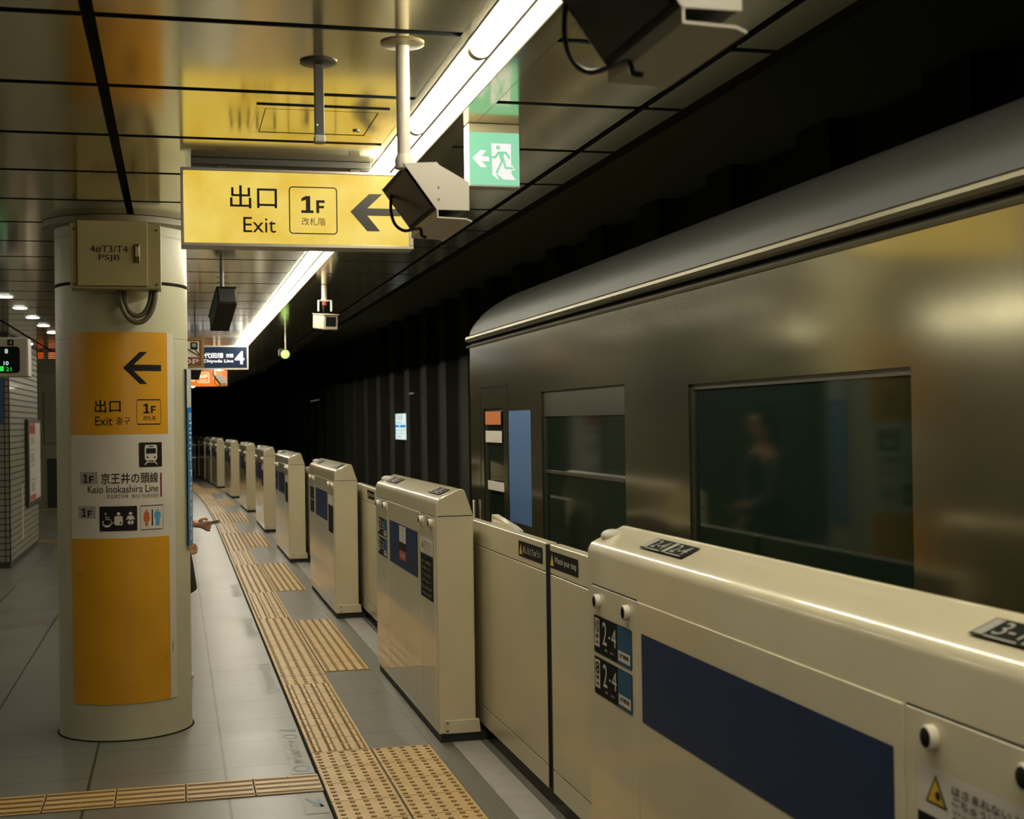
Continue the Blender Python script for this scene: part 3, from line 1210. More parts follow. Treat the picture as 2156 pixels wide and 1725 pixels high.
# wheelchair user
p.arc(wx, 1.136, 0.022/K, 0.004/K, 140, 370, ry=0.022+0.0)
p.disc(wx-0.006/K, 1.186, 0.0045/K, 10, 0.0045)
p.stroke([(wx-0.006/K, 1.182), (wx-0.004/K, 1.155), (wx+0.016/K, 1.155), (wx+0.027/K, 1.135), (wx+0.036/K, 1.139)], 0.0045)
p.stroke([(wx-0.004/K, 1.166), (wx+0.012/K, 1.166)], 0.004)
# ostomate
p.disc(0.005, 1.184, 0.0085/K, 14, 0.0085)
p.rrect(-0.053, 1.124, 0.062, 1.172, 0.016)
# infant
p.disc(0.168, 1.184, 0.0085/K, 14, 0.0085)
p.poly([(0.128, 1.172), (0.205, 1.172), (0.226, 1.154), (0.215, 1.150), (0.193, 1.160), (0.193, 1.150), (0.142, 1.150), (0.142, 1.160), (0.118, 1.150), (0.108, 1.154)])
p.disc(0.146, 1.138, 0.007/K, 10, 0.009).disc(0.190, 1.138, 0.007/K, 10, 0.009)
p.disc(0.152, 1.130, 0.004/K, 8, 0.005).disc(0.184, 1.130, 0.004/K, 8, 0.005)
p.obj('facility_shapes', panel_white, info, cyl(RT+0.0008), CUT)
P().rect(0.020, 1.133, 0.042, 1.141).rect(0.0265, 1.1305, 0.0355, 1.1435).obj('cross_mark', ink, info, cyl(RT+0.0016), CUT)
# toilets pictogram
p = P()
p.rring(0.306, 1.094, 0.659, 1.223, 0.010, 0.0035)
p.rect(0.472, 1.115, 0.490, 1.200)
p.obj('toilet_frame', ink, info, cyl(RT), CUT)


def person_pict(cu, dress_, mat, nm):
    p = P()
    p.disc(cu, 1.196, 0.0056/K, 12, 0.0056)
    if dress_:
        p.poly([(cu-0.030, 1.188), (cu+0.030, 1.188), (cu+0.050, 1.152), (cu+0.040, 1.150), (cu+0.028, 1.166), (cu+0.043, 1.140), (cu-0.043, 1.140), (cu-0.028, 1.166), (cu-0.040, 1.150), (cu-0.050, 1.152)])
        p.rect(cu-0.018, 1.114, cu-0.002, 1.142).rect(cu+0.002, 1.114, cu+0.018, 1.142)
    else:
        p.poly([(cu-0.044, 1.188), (cu+0.044, 1.188), (cu+0.050, 1.155), (cu+0.036, 1.155), (cu+0.030, 1.172), (cu+0.029, 1.145), (cu-0.029, 1.145), (cu-0.030, 1.172), (cu-0.036, 1.155), (cu-0.050, 1.155)])
        p.rect(cu-0.029, 1.115, cu-0.003, 1.147).rect(cu+0.003, 1.115, cu+0.029, 1.147)
    p.obj(nm, mat, info, cyl(RT), CUT)


person_pict(0.395, True, oran_pict, 'woman_pictogram')
person_pict(0.565, False, lblue_pict, 'man_pictogram')
# scuffs on the lower field
p = P()
p.poly([(-0.66, 0.870), (-0.56, 0.868), (-0.50, 0.872), (-0.56, 0.865)])
p.poly([(0.66, 0.38), (0.70, 0.43), (0.715, 0.452), (0.69, 0.41)])
p.poly([(0.80, 0.47), (0.81, 0.50), (0.815, 0.44)])
p.obj('scuff_mark', ink, info, cyl(RT), CUT)

# narrow blue station name strip on the side of the pillar
ns = thing('station_name_strip', 'narrow blue and grey station name strip on the side of the round pillar', 'sign', (PC[0]+0.36, PC[1], 0.98))
wrap(1.215, 0.985, 1.62, 1.945, PR+0.002, PR+0.016, 10).obj('backing', pale_sign, ns)
wrap(1.215, 0.985, 1.62, 1.737, PR+0.0161, PR+0.0168, 10).obj('blue_field', blue_sign, ns)
q = P().text('Shimo-Kitazawa', 0, 0, 0.70, 0.062, 0.004)
for vv in q.bm.verts:
    vv.co = Vector((1.29+vv.co.y/PR, 1.71-vv.co.x, 0))
q.obj('lettering', white_p, ns, cyl(PR+0.0175), 0.03)

# junction box and its cables
jb = thing('junction_box', 'beige steel junction box with black lettering high on the round pillar', 'junction box', (-0.285, 7.27, 2.34))
g = G()
g.box(-0.508, -0.062, 7.205, 7.358, 2.342, 2.676, bev=0.004)
g.obj('case', box_m, jb)
g = G()
g.box(-0.472, -0.128, 7.190, 7.2055, 2.356, 2.688, bev=0.003)
g.obj('cover', box_m, jb)
P().text('4#T3/T4', -0.410, 2.522, -0.226, 2.560).text('PSJB', -0.368, 2.478, -0.265, 2.514).obj('lettering', ink, jb, facing_y(7.1888))
g = G()
g.box(-0.194, -0.165, 7.180, 7.1905, 2.474, 2.570, bev=0.004)
h = g.obj('latch', steel_dark, jb)
g = G()
g.box(-0.190, -0.169, 7.172, 7.181, 2.505, 2.556, bev=0.003)
g.obj('latch_lever', box_m, h)
g = G()
for x in (-0.488, -0.084):
    for z in (2.365, 2.645):
        g.lathe([(0, 0), (0.007, 0), (0.006, -0.004), (0, -0.005)], (x, 7.205, z), 10, 'y')
g.obj('screw', steel_dark, jb)
for k, (rx, rz_) in enumerate(((0.090, 0.165), (0.068, 0.130))):
    g = G()
    pts = []
    for i in range(21):
        a = PI+PI*i/20
        pts.append((-0.183+rx*math.cos(a), 7.30+0.012*k, 2.342+rz_*math.sin(a)))
    g.tube(pts, 0.0135, 12)
    g.obj('conduit', cable_m, jb)

# ================================================================== LIGHTS
LG = 'fluorescent units in the row over the platform edge'


def light_unit(tm=None):
    t = thing('fluorescent_light', 'x', 'ceiling light', (0.92, 0.0, CEIL), LG)
    g = G()
    for x0, x1 in ((0.804, 0.834), (1.000, 1.090)):
        g.box(x0, x1, -0.536, 0.536, CEIL, CEIL+0.018)
    g.obj('base_plate', ceil_m, t)
    g = G()
    # white recessed trough: short left wall, flat spine and one wide sloping reflector wing
    g.prism([(0.834, CEIL-0.004), (0.839, CEIL-0.004), (0.843, CEIL+0.040), (0.920, CEIL+0.042), (0.998, CEIL-0.004), (1.003, CEIL-0.004), (1.003, CEIL+0.012),
             (0.925, CEIL+0.060), (0.834, CEIL+0.060)], -0.535, 0.535, 'y')
    g.obj('trough', trough_m, t)
    g = G()
    g.prism([(0.913, CEIL+0.010), (0.917, CEIL+0.008), (0.952, CEIL+0.020), (0.950, CEIL+0.024)], -0.535, 0.535, 'y')
    g.obj('tube_shield', trough_shade_m, t)  # added dark strip, paints the shade between tube and wing
    g = G()
    g.lathe([(0.0, -0.515), (0.028, -0.515), (0.032, -0.510), (0.032, 0.510), (0.028, 0.515), (0.0, 0.515)], (0.880, 0, CEIL-0.004), 20, 'y')
    g.obj('tube', tm or tube_m, t)
    for s_ in (-1, 1):
        g = G()
        g.lathe([(0.0, s_*0.516), (0.033, s_*0.516), (0.033, s_*0.534), (0.0, s_*0.534)], (0.880, 0, CEIL-0.004), 20, 'y')
        g.obj('end_cap', tube_cap, t)
    return t


L0 = light_unit()
y0 = 3.885-0.536
k0 = -5
LSTEP = 1.072
for k in range(k0, 34):
    y = y0+LSTEP*k
    if k == k0:
        o = L0
        L0.location = (0.92+off(y), y, CEIL)
    else:
        o = dup(L0, (0.92+off(y), y, CEIL), rz=offang(y))
    if k < 0:
        o['label'] = 'white fluorescent ceiling unit behind the camera, %s one back' % ORD[-k-1]
    else:
        o['label'] = 'white fluorescent ceiling unit, %s from the camera in the continuous row' % ORD[k]

# added unseen weaker row lifting the pillar's left side, suggested by window reflections
L1 = light_unit(M('lamp_tube_far', (0.9, 0.9, 0.9), 0.4, emit=TUBE_COL, estr=TUBE*0.55))
for i in range(8):
    y = 6.6+1.5*i
    o = L1 if i == 0 else dup(L1, (-4.55, y, CEIL-0.02))
    o.location = (-4.55, y, CEIL-0.02)
    o['label'] = 'fluorescent ceiling unit far left outside the photo, %s from the camera' % ORD[i]
    o['group'] = 'fluorescent units over the far side of the platform'

DG = 'small downlights on the left side of the ceiling'
d0 = None
for k in range(5):
    y = 12.01+1.132*k
    lab = 'small oval white ceiling downlight at left, %s of the five visible from the camera' % ORD[k]
    if d0 is None:
        d0 = thing('downlight', lab, 'downlight', (-1.37, y, CEIL), DG)
        g = G()
        pts = P.rpts(-0.055, -0.10, 0.055, 0.10, 0.05, 6)
        g.prism([(-1.37+a*1.25, y+b*1.15) for a, b in pts], CEIL-0.005, CEIL-0.001, 'z')
        g.obj('rim', white_enamel, d0)
        g = G()
        g.prism([(-1.37+a, y+b) for a, b in pts], CEIL-0.007, CEIL-0.0052, 'z')
        g.obj('lens', down_m, d0)
    else:
        dup(d0, (-1.37, y, CEIL), lab)

# ================================================================== HANGING SIGNS
# yellow exit sign
YS = 5.68
ex = thing('exit_sign', 'large illuminated yellow exit sign hanging under the ceiling, black lettering and arrow', 'sign', (0.5, YS, 2.372))
X0, X1, Z0, Z1 = 0.032, 0.990, 2.372, 2.694
g = G()
g.box(X0+0.006, X1-0.006, YS+0.008, YS+0.112, Z0+0.006, Z1-0.006)
g.obj('case', sign_frame, ex)
g = G()
for a, b, c, d in ((X0, X1, Z0, Z0+0.014), (X0, X1, Z1-0.012, Z1), (X0, X0+0.012, Z0+0.014, Z1-0.012), (X1-0.020, X1, Z0+0.014, Z1-0.012)):
    g.box(a, b, YS, YS+0.12, c, d, bev=0.002, seg=1)
g.obj('frame', sign_frame, ex)
P().rect(X0+0.011, Z0+0.013, X1-0.019, Z1-0.011).obj('lit_face', exit_face, ex, facing_y(YS+0.006))
P().rect(X0+0.011, Z0+0.013, X1-0.019, Z1-0.011).obj('lit_face', exit_face, ex, facing_y(YS+0.114))
# lettering: picture pixels turned into sign metres (1 px of the sign = 0.001955 m)
PXM = (X1-X0)/492.0


def sx(px):
    return X0+(px-387)*PXM


def sz(px, py):
    return Z1-(py-0.0142*(px-387)-345.0)*PXM*0.985


def stext(p, body, x0, y0, x1, y1, bold):
    c = (x0+x1)/2
    return p.text(body, sx(x0), sz(c, y1), sx(x1), sz(c, y0), bold)


p = P()
stext(p, '出口', 488, 383, 586, 432, 0.006)
stext(p, 'Exit', 515, 451, 583, 484, 0.0)
p.rring(sx(611), sz(662, 487), sx(714), sz(662, 384), 0.016, 0.0045)
p.one(sx(637), sz(650, 441), sx(663), sz(650, 404))
p.eff(sx(669), sz(678, 441), sx(687), sz(678, 413))
stext(p, '改札階', 638, 451, 688, 468, 0.0)
p.obj('lettering', ink, ex, facing_y(YS+0.0048))
p = P()
tx, tz = sx(742), sz(742, 437)
hh = 0.0155
kx_ = sx(770)
x_in = kx_+hh*(sx(812)-kx_)/(sz(812, 398)-tz)
p.poly([(tx, tz), (sx(783), sz(786, 398)), (sx(812), sz(812, 398)), (x_in, tz+hh), (kx_-0.004, tz+hh), (kx_-0.004, tz)])
p.poly([(tx, tz), (kx_-0.004, tz), (kx_-0.004, tz-hh), (x_in, tz-hh), (sx(806), sz(803, 480)), (sx(778), sz(781, 480))])
p.poly([(kx_-0.004, tz-hh), (sx(850), tz-hh), (sx(850), tz+hh), (kx_-0.004, tz+hh)])
p.obj('arrow', M('sign_arrow_grey', (0.030, 0.029, 0.022), 0.6, spec=0.15), ex, facing_y(YS+0.0048))
g = G()
g.box(0.075, 0.815, YS+0.02, YS+0.10, 2.712, CEIL-0.001, bev=0.002)
for x in (0.20, 0.75):
    g.box(x-0.02, x+0.02, YS+0.04, YS+0.08, Z1-0.002, 2.713)
g.obj('ceiling_bracket', pole_dark, ex)

# green running-man sign
YG = 4.88
gs = thing('emergency_exit_sign', 'small glowing green running man exit sign right of the light row', 'sign', (1.155, YG, 2.50))
gx0, gx1, gz0, gz1 = 1.058, 1.254, 2.506, 2.738
g = G()
g.box(gx0, gx1, YG, YG+0.075, gz0, gz1, bev=0.002, seg=1)
g.obj('case', white_frame, gs)
g = G()
g.box(gx0+0.004, gx1-0.004, YG-0.003, YG+0.001, gz1-0.032, gz1-0.001)
g.obj('top_strip', ceil_side, gs)
P().rect(gx0+0.004, gz0+0.005, gx1-0.003, gz1-0.032).obj('green_face', green_face, gs, facing_y(YG-0.003))
# pictogram (0..1 across the face measured in the photo crop)
fx = lambda a: gx0+0.004+(a-240)/1190.0*(gx1-gx0-0.007)
fz = lambda b: gz1-0.032-(b-310)/1215.0*(gz1-gz0-0.037)
p = P()
p.poly([(fx(760), fz(560)), (fx(1232), fz(560)), (fx(1232), fz(1075)), (fx(1240), fz(1260)), (fx(1335), fz(1390)), (fx(1040), fz(1390)), (fx(900), fz(1265)), (fx(870), fz(1275)), (fx(935), fz(1375)), (fx(905), fz(1390)), (fx(780), fz(1290)), (fx(770), fz(900))])
p.poly([(fx(1200), fz(1090)), (fx(1260), fz(1050)), (fx(1330), fz(1165)), (fx(1240), fz(1170))])
p.poly([(fx(305), fz(910)), (fx(500), fz(725)), (fx(640), fz(725)), (fx(530), fz(870)), (fx(700), fz(870)), (fx(710), fz(975)), (fx(530), fz(985)), (fx(650), fz(1110)), (fx(505), fz(1120))])
p.obj('white_field', green_white, gs, facing_y(YG-0.004))
p = P()
p.disc(fx(920), fz(655), (fx(50)-fx(0)), 16)
wd = fx(62)-fx(0)
p.stroke([(fx(755), fz(880)), (fx(850), fz(880)), (fx(930), fz(770)), (fx(1110), fz(770)), (fx(1190), fz(900))], wd*0.9)
p.poly([(fx(940), fz(760)), (fx(1070), fz(770)), (fx(1050), fz(860)), (fx(1080), fz(960)), (fx(985), fz(985)), (fx(940), fz(840))])
p.stroke([(fx(1020), fz(950)), (fx(870), fz(1250))], wd*0.85)
p.stroke([(fx(1045), fz(930)), (fx(1095), fz(1120)), (fx(1280), fz(1125))], wd*0.85)
p.obj('running_figure', green_face, gs, facing_y(YG-0.005))


def hang_sign(name, label, x0, x1, z0, z1, Y, face, frame, drop=True, cat='sign'):
    t = thing(name, label, cat, ((x0+x1)/2, Y, z0))
    g = G()
    g.box(x0+0.004, x1-0.004, Y+0.006, Y+0.10, z0+0.004, z1-0.004)
    g.obj('case', frame, t)
    g = G()
    e = 0.018
    for a, b, c, d in ((x0, x1, z0, z0+e), (x0, x1, z1-e, z1), (x0, x0+e, z0+e, z1-e), (x1-e, x1, z0+e, z1-e)):
        g.box(a, b, Y, Y+0.106, c, d)
    g.obj('frame', frame, t)
    P().rect(x0+e, z0+e, x1-e, z1-e).obj('face', face, t, facing_y(Y+0.004))
    if drop and z1 < CEIL-0.01:
        g = G()
        for f in (0.25, 0.75):
            x = x0+(x1-x0)*f
            g.box(x-0.015, x+0.015, Y+0.03, Y+0.07, z1-0.002, CEIL+0.001)
        g.obj('hanger', frame, t)
    return t


nv = hang_sign('platform_sign', 'navy hanging sign with white number 4 and line name, beyond the yellow exit sign', -0.55, 0.938, 2.361, 2.674, 18.1, navy_m, white_frame)
p = P()
sc = 0.938-(523-0)*0.00644     # metres per pixel at this sign
nx = lambda px: 0.938-(523-px)*0.006045
nz = lambda py: 2.674-(py-728)*0.00626
p.text('代々木上原・千代田線', nx(335), nz(754), nx(470), nz(743), 0.02)
p.text('方面', nx(475), nz(753), nx(491), nz(745), 0.02)
p.text('for Yoyogi-Uehara,Shinjuku,Chiyoda Line', nx(290), nz(765), nx(491), nz(757), 0.015)
p.text('4', nx(494), nz(767), nx(514), nz(740), 0.015)
p.obj('lettering', lit_white, nv, facing_y(18.1025))

orr = hang_sign('transfer_sign', 'glowing orange hanging sign with white lettering, lower and farther than the navy sign', 0.22, 0.99, 2.392, 2.700, 27.0, orange_face, orange_face)
ox = lambda px: 0.99-(477-px)*0.00935
oz = lambda py: 2.700-(py-778)*0.00925
p = P()
p.rring(ox(417), oz(804), ox(440), oz(782), 0.02, 0.012)
p.text('B2F', ox(420), oz(794), ox(437), oz(786), 0.03)
p.text('改札階', ox(421), oz(801), ox(437), oz(797), 0.02)
p.text('小田急線', ox(399), oz(801), ox(412), oz(796), 0.02)
p.text('Odakyu Line', ox(448), oz(796), ox(470), oz(791), 0.02)
p.obj('lettering', orange_ink, orr, facing_y(27.0025))

st = thing('stop_sign', 'red and yellow STOP sign half hidden behind the round pillar', 'sign', (0.13, 14.0, 2.21))
g = G()
g.box(-0.14, 0.287, 14.0, 14.03, 2.214, 2.516, bev=0.003)
g.obj('board', stop_yel, st)
P().rect(-0.118, 2.236, 0.262, 2.498).obj('red_field', stop_red, st, facing_y(13.9985))
P().rect(-0.10, 2.325, 0.238, 2.482).obj('white_field', white_p, st, facing_y(13.997))
p = P()
p.rrect(0.155, 2.398, 0.225, 2.475, 0.012)
p.stroke([(0.20, 2.40), (0.235, 2.355), (0.235, 2.330)], 0.012)
p.poly([(-0.02, 2.34), (0.05, 2.34), (0.06, 2.38), (0.01, 2.40), (-0.03, 2.38)])
p.poly([(-0.06, 2.40), (-0.02, 2.40), (0.02, 2.46), (-0.04, 2.47)])
p.obj('pictogram', ink, st, facing_y(13.9955))
P().rrect(0.17, 2.425, 0.21, 2.462, 0.008).obj('pictogram_window', grey_p, st, facing_y(13.994))
P().stroke([(0.02, 2.47), (0.235, 2.335)], 0.016).obj('red_slash', stop_red, st, facing_y(13.9945))
P().text('STOP', -0.085, 2.256, 0.235, 2.306, 0.01).obj('lettering', white_p, st, facing_y(13.997))
g = G()
for x in (-0.06, 0.20):
    g.box(x-0.008, x+0.008, 14.008, 14.022, 2.51, CEIL+0.001)
g.obj('hanger', pole_dark, st)

# departure board at the left edge
YD = 12.0
db = thing('departure_board', 'hanging train departure display at the left edge of the photo, right end visible', 'display board', (-1.9, YD, 2.08))
g = G()
g.box(-2.62, -1.200, YD, YD+0.24, 2.068, 2.392, bev=0.006)
g.obj('case', board_m, db)
g = G()
g.box(-1.2005, -1.188, YD+0.002, YD+0.238, 2.072, 2.388, bev=0.004)
g.obj('end_cap', white_frame, db)
dxp = lambda px: -1.197-(57-px)*0.004230
dzp = lambda py: 2.385-(py-714)*0.00412
P().rrect(-2.50, dzp(784), dxp(43), dzp(730), 0.03).obj('display', screen_m, db, facing_y(YD-0.002))
p = P()
p.text('9', dxp(-2), dzp(744), dxp(6), dzp(734), 0.01).text('8', dxp(15), dzp(744), dxp(21), dzp(735), 0.01)
p.text('10', dxp(13), dzp(768), dxp(22), dzp(760), 0.01)
p.obj('lettering', screen_txt, db, facing_y(YD-0.003))
P().rect(dxp(-20), dzp(780), dxp(13), dzp(770)).text('21', dxp(17), dzp(780), dxp(27), dzp(772)).obj('green_cell', screen_grn, db, facing_y(YD-0.003))
P().rect(dxp(20), dzp(728), dxp(32), dzp(716)).obj('number_tab', ink, db, facing_y(YD-0.003))
P().text('4', dxp(23), dzp(726), dxp(29), dzp(718), 0.01).obj('tab_number', grey_p, db, facing_y(YD-0.0045))
g = G()
for x in (-2.3, -1.62):
    g.tube([(x, YD+0.12, 2.38), (x, YD+0.12, CEIL)], 0.018, 10)
g.obj('hanger', pole_m, db)
g = G()
g.ball((-1.17, YD+0.10, 2.345), 0.012)
g.obj('indicator_lamp', lit_white, db)

# ================================================================== MONITORS, CAMERAS, SIGNAL
MG = 'hooded train-monitoring screens'


def monitor(y0, y1, label, x=0.0, mirror=False):
    t = thing('platform_monitor', label, 'monitor', (0.652+x, (y0+y1)/2, CEIL), MG)
    s_ = -1 if mirror else 1

    def X(v):
        return 0.652+x+s_*(v-0.652)
    # grey end plates (one each end), dark casing between them
    end = [(0.646, 2.386), (0.744, 2.392), (0.750, 2.384), (0.838, 2.336), (0.838, 2.254), (0.742, 2.254)]
    for a in (y0, y1-0.004):
        g = G()
        g.prism([(X(p[0]), p[1]) for p in end], a, a+0.004, 'y')
        e = g.obj('end_plate', mon_grey, t)
        g = G()
        for z in (2.318, 2.284):
            g.lathe([(0, 0), (0.0035, 0), (0.003, -0.002), (0, -0.002)], (X(0.748), a, z), 8, 'y')
        g.obj('screw', steel_dark, e)
    g = G()
    g.prism([(X(p[0]), p[1]) for p in ((0.650, 2.384), (0.743, 2.389), (0.748, 2.382), (0.835, 2.334), (0.835, 2.256), (0.744, 2.256))], y0+0.004, y1-0.004, 'y')
    g.obj('casing', mon_dark, t)
    # screen on the slanting face looking down to the platform
    d = Vector((0.742-0.646, 2.254-2.386)).normalized()
    n = Vector((d.y, -d.x))
    a = Vector((0.646, 2.386))
    g = G()
    pts = [a+d*0.018, a+d*0.148, a+d*0.148+n*0.004, a+d*0.018+n*0.004]
    g.prism([(X(q.x), q.y) for q in pts], y0+0.02, y1-0.02, 'y')
    g.obj('screen', mon_glass, t)
    # folded carrying bracket underneath
    g = G()
    g.prism([(X(p[0]), p[1]) for p in ((0.742, 2.256), (0.746, 2.256), (0.746, 2.234), (0.828, 2.231), (0.846, 2.224), (0.845, 2.220), (0.827, 2.227), (0.742, 2.230))], y0, y1, 'y')
    g.obj('bracket', mon_grey, t)
    # pole and collar
    yp = y0+0.03
    g = G()
    g.tube([(X(0.652), yp, 2.40), (X(0.652), yp, CEIL)], 0.0195, 20)
    g.obj('pole', pole_m, t)
    g = G()
    g.lathe([(0.0, 0), (0.062, 0), (0.064, -0.004), (0.05, -0.008), (0.0, -0.008)], (X(0.652), yp, CEIL-0.0005), 28)
    g.obj('ceiling_plate', mon_dark if mirror else ceil_side, t)
    g = G()
    g.lathe([(0.0, 2.375), (0.026, 2.375), (0.027, 2.400), (0.021, 2.416), (0.0, 2.416)], (X(0.652), yp, 0), 20)
    g.obj('collar', pole_m, t)
    g = G()
    pts = []
    ctrl = [(0.668, 0.36, 2.372), (0.664, 0.36, 2.31), (0.674, 0.35, 2.262), (0.700, 0.33, 2.238), (0.722, 0.28, 2.236), (0.732, 0.22, 2.228), (0.733, 0.20, 2.205), (0.744, 0.18, 2.198)]
    for i in range(len(ctrl)-1):
        for q in range(4):
            f = q/4
            p_ = [ctrl[max(0, i-1)], ctrl[i], ctrl[i+1], ctrl[min(len(ctrl)-1, i+2)]]
            pts.append(Vector([0.5*((2*p_[1][k])+(-p_[0][k]+p_[2][k])*f+(2*p_[0][k]-5*p_[1][k]+4*p_[2][k]-p_[3][k])*f*f+(-p_[0][k]+3*p_[1][k]-3*p_[2][k]+p_[3][k])*f**3) for k in range(3)]))
    pts = [(X(v.x), y0+v.y, v.z) for v in pts]
    g.tube(pts, 0.005, 8)
    g.obj('cable', black_c, t)
    return t


m1 = monitor(3.86, 4.30, 'grey hooded platform monitor on a pole in front of the yellow exit sign')
monitor(1.90, 2.26, 'large blurred hooded platform monitor at the top edge, nearest the camera')
dup(m1, (0.57, 20.9, CEIL), 'small distant hooded platform monitor in front of the glowing orange sign')

# dark sensor on a square post
sp = thing('sensor_post', 'dark square ceiling post with a small green light, left of the grey monitor pole', 'sensor', (0.435, 4.14, CEIL))
g = G()
g.box(0.4215, 0.4495, 4.126, 4.154, 2.512, CEIL, bev=0.002)
g.obj('post', pole_dark, sp)
g = G()
g.lathe([(0, 0), (0.055, 0), (0.057, -0.005), (0.042, -0.010), (0, -0.010)], (0.4355, 4.14, CEIL-0.0005), 28)
g.obj('ceiling_plate', pole_dark, sp)
g = G()
g.box(0.419, 0.452, 4.120, 4.160, 2.492, 2.514, bev=0.004)
g.obj('sensor_head', mon_grey, sp)
g = G()
g.ball((0.428, 4.125, 2.545), 0.0022)
g.obj('status_light', led_green, sp)

# ceiling hatch
hx0, hx1, hy0, hy1 = 0.285, 0.742, 4.72, 5.205
ht = thing('ceiling_hatch', 'rectangular access hatch in the yellow-lit ceiling panel', 'hatch', ((hx0+hx1)/2, (hy0+hy1)/2, CEIL))
g = G()
for a, b, c, d in ((hx0, hx1, hy0, hy0+0.045), (hx0, hx1, hy1-0.045, hy1), (hx0, hx0+0.03, hy0+0.047, hy1-0.047), (hx1-0.03, hx1, hy0+0.047, hy1-0.047)):
    g.box(a, b, c, d, CEIL-0.004, CEIL-0.0005)
g.obj('hatch_frame', ceil_m, ht)
g = G()
g.box(hx0+0.033, hx1-0.033, hy0+0.05, hy1-0.05, CEIL-0.003, CEIL-0.0005)
g.obj('hatch_door', ceil_m, ht)
g = G()
for a, b, c, d in ((hx0-0.002, hx1+0.002, hy0-0.007, hy0-0.002), (hx0+0.030, hx1-0.030, hy0+0.045, hy0+0.050), (hx0+0.030, hx1-0.030, hy1-0.050, hy1-0.045), (hx0+0.030, hx0+0.033, hy0+0.045, hy1-0.045), (hx1-0.033, hx1-0.030, hy0+0.045, hy1-0.045)):
    g.box(a, b, c, d, CEIL-0.0042, CEIL-0.0006)
g.obj('hatch_gap', dark_gap, ht)
g = G()
g.lathe([(0, 0), (0.014, 0), (0.014, -0.004), (0, -0.005)], (hx1-0.07, hy1-0.13, CEIL-0.003), 16)
g.obj('latch', steel_dark, ht)

# cream CCTV camera in a yoke
cc = thing('cctv_camera', 'cream box security camera hanging in a yoke right of the light row', 'security camera', (1.172, 10.93, CEIL))
g = G()
g.tube([(1.172, 10.93, 2.615), (1.172, 10.93, CEIL)], 0.0215, 16)
g.obj('pole', cctv_m, cc)
g = G()
g.lathe([(0, 2.615), (0.026, 2.615), (0.026, 2.640), (0.022, 2.645), (0, 2.645)], (1.172, 10.93, 0), 16)
g.obj('collar', cctv_m, cc)
g = G()
g.lathe([(0, 2.588), (0.018, 2.588), (0.018, 2.615), (0, 2.615)], (1.172, 10.93, 0), 16)
g.obj('red_joint', red_p, cc)
g = G()
g.box(1.120, 1.128, 10.90, 10.96, 2.54, 2.625)
g.box(1.222, 1.230, 10.90, 10.96, 2.54, 2.625)
g.box(1.120, 1.230, 10.90, 10.96, 2.620, 2.628)
g.obj('yoke', cctv_m, cc)
b = bmesh.new()
bmesh.ops.create_cube(b, size=1)
for v in b.verts:
    v.co = Vector((v.co.x*0.115, v.co.y*0.34, v.co.z*0.115))
bmesh.ops.bevel(b, geom=b.edges[:], offset=0.006, segments=2, affect='EDGES')
rotm = Matrix.Translation((1.178, 10.95, 2.455)) @ Matrix.Rotation(0.16, 4, 'Z') @ Matrix.Rotation(0.10, 4, 'X')
g = G()
g.take(b, rotm)
g.obj('housing', cctv_m, cc)
b = bmesh.new()
bmesh.ops.create_cube(b, size=1)
for v in b.verts:
    v.co = Vector((v.co.x*0.082, v.co.y*0.004-0.171, v.co.z*0.075+0.006))
g = G()
g.take(b, rotm)
g.obj('front_glass', screen_m, cc)
b = bmesh.new()
bmesh.ops.create_cube(b, size=1)
for v in b.verts:
    v.co = Vector((v.co.x*0.125, v.co.y*0.36-0.01, v.co.z*0.006+0.062))
g = G()
g.take(b, rotm)
g.obj('sun_shield', cctv_m, cc)
g = G()
g.tube([(1.165, 10.92, 2.59), (1.16, 10.91, 2.55), (1.165, 10.93, 2.515)], 0.006, 8)
g.obj('cable', black_c, cc)

# dark camera left of the light row (twice: near and far)
dc = thing('cctv_camera', 'dark box camera tilted down from the ceiling, left of the light row', 'security camera', (0.335, 9.95, CEIL))
g = G()
g.tube([(0.335, 9.95, 2.60), (0.335, 9.95, CEIL)], 0.015, 12)
for z in (2.70, 2.66):
    g.box(0.295, 0.375, 9.945, 9.955, z-0.002, z+0.002)
g.obj('pole', pole_dark, dc)
rotm = Matrix.Translation((0.345, 10.08, 2.475)) @ Matrix.Rotation(0.12, 4, 'Z') @ Matrix.Rotation(-0.42, 4, 'X')
for nm, (sxx, syy, szz, oy, oz), mt in (('housing', (0.135, 0.42, 0.125, 0, 0), mon_dark), ('rear_plate', (0.12, 0.012, 0.11, -0.215, 0), plinth_m), ('sun_shield', (0.145, 0.46, 0.006, 0.01, 0.068), mon_dark)):
    b = bmesh.new()
    bmesh.ops.create_cube(b, size=1)
    for v in b.verts:
        v.co = Vector((v.co.x*sxx, v.co.y*syy+oy, v.co.z*szz+oz))
    bmesh.ops.bevel(b, geom=b.edges[:], offset=0.002, segments=1, affect='EDGES')
    g = G()
    g.take(b, rotm)
    g.obj(nm, mt, dc)
dup(dc, (0.30, 21.0, CEIL), 'distant dark box camera silhouetted against the glowing orange sign')

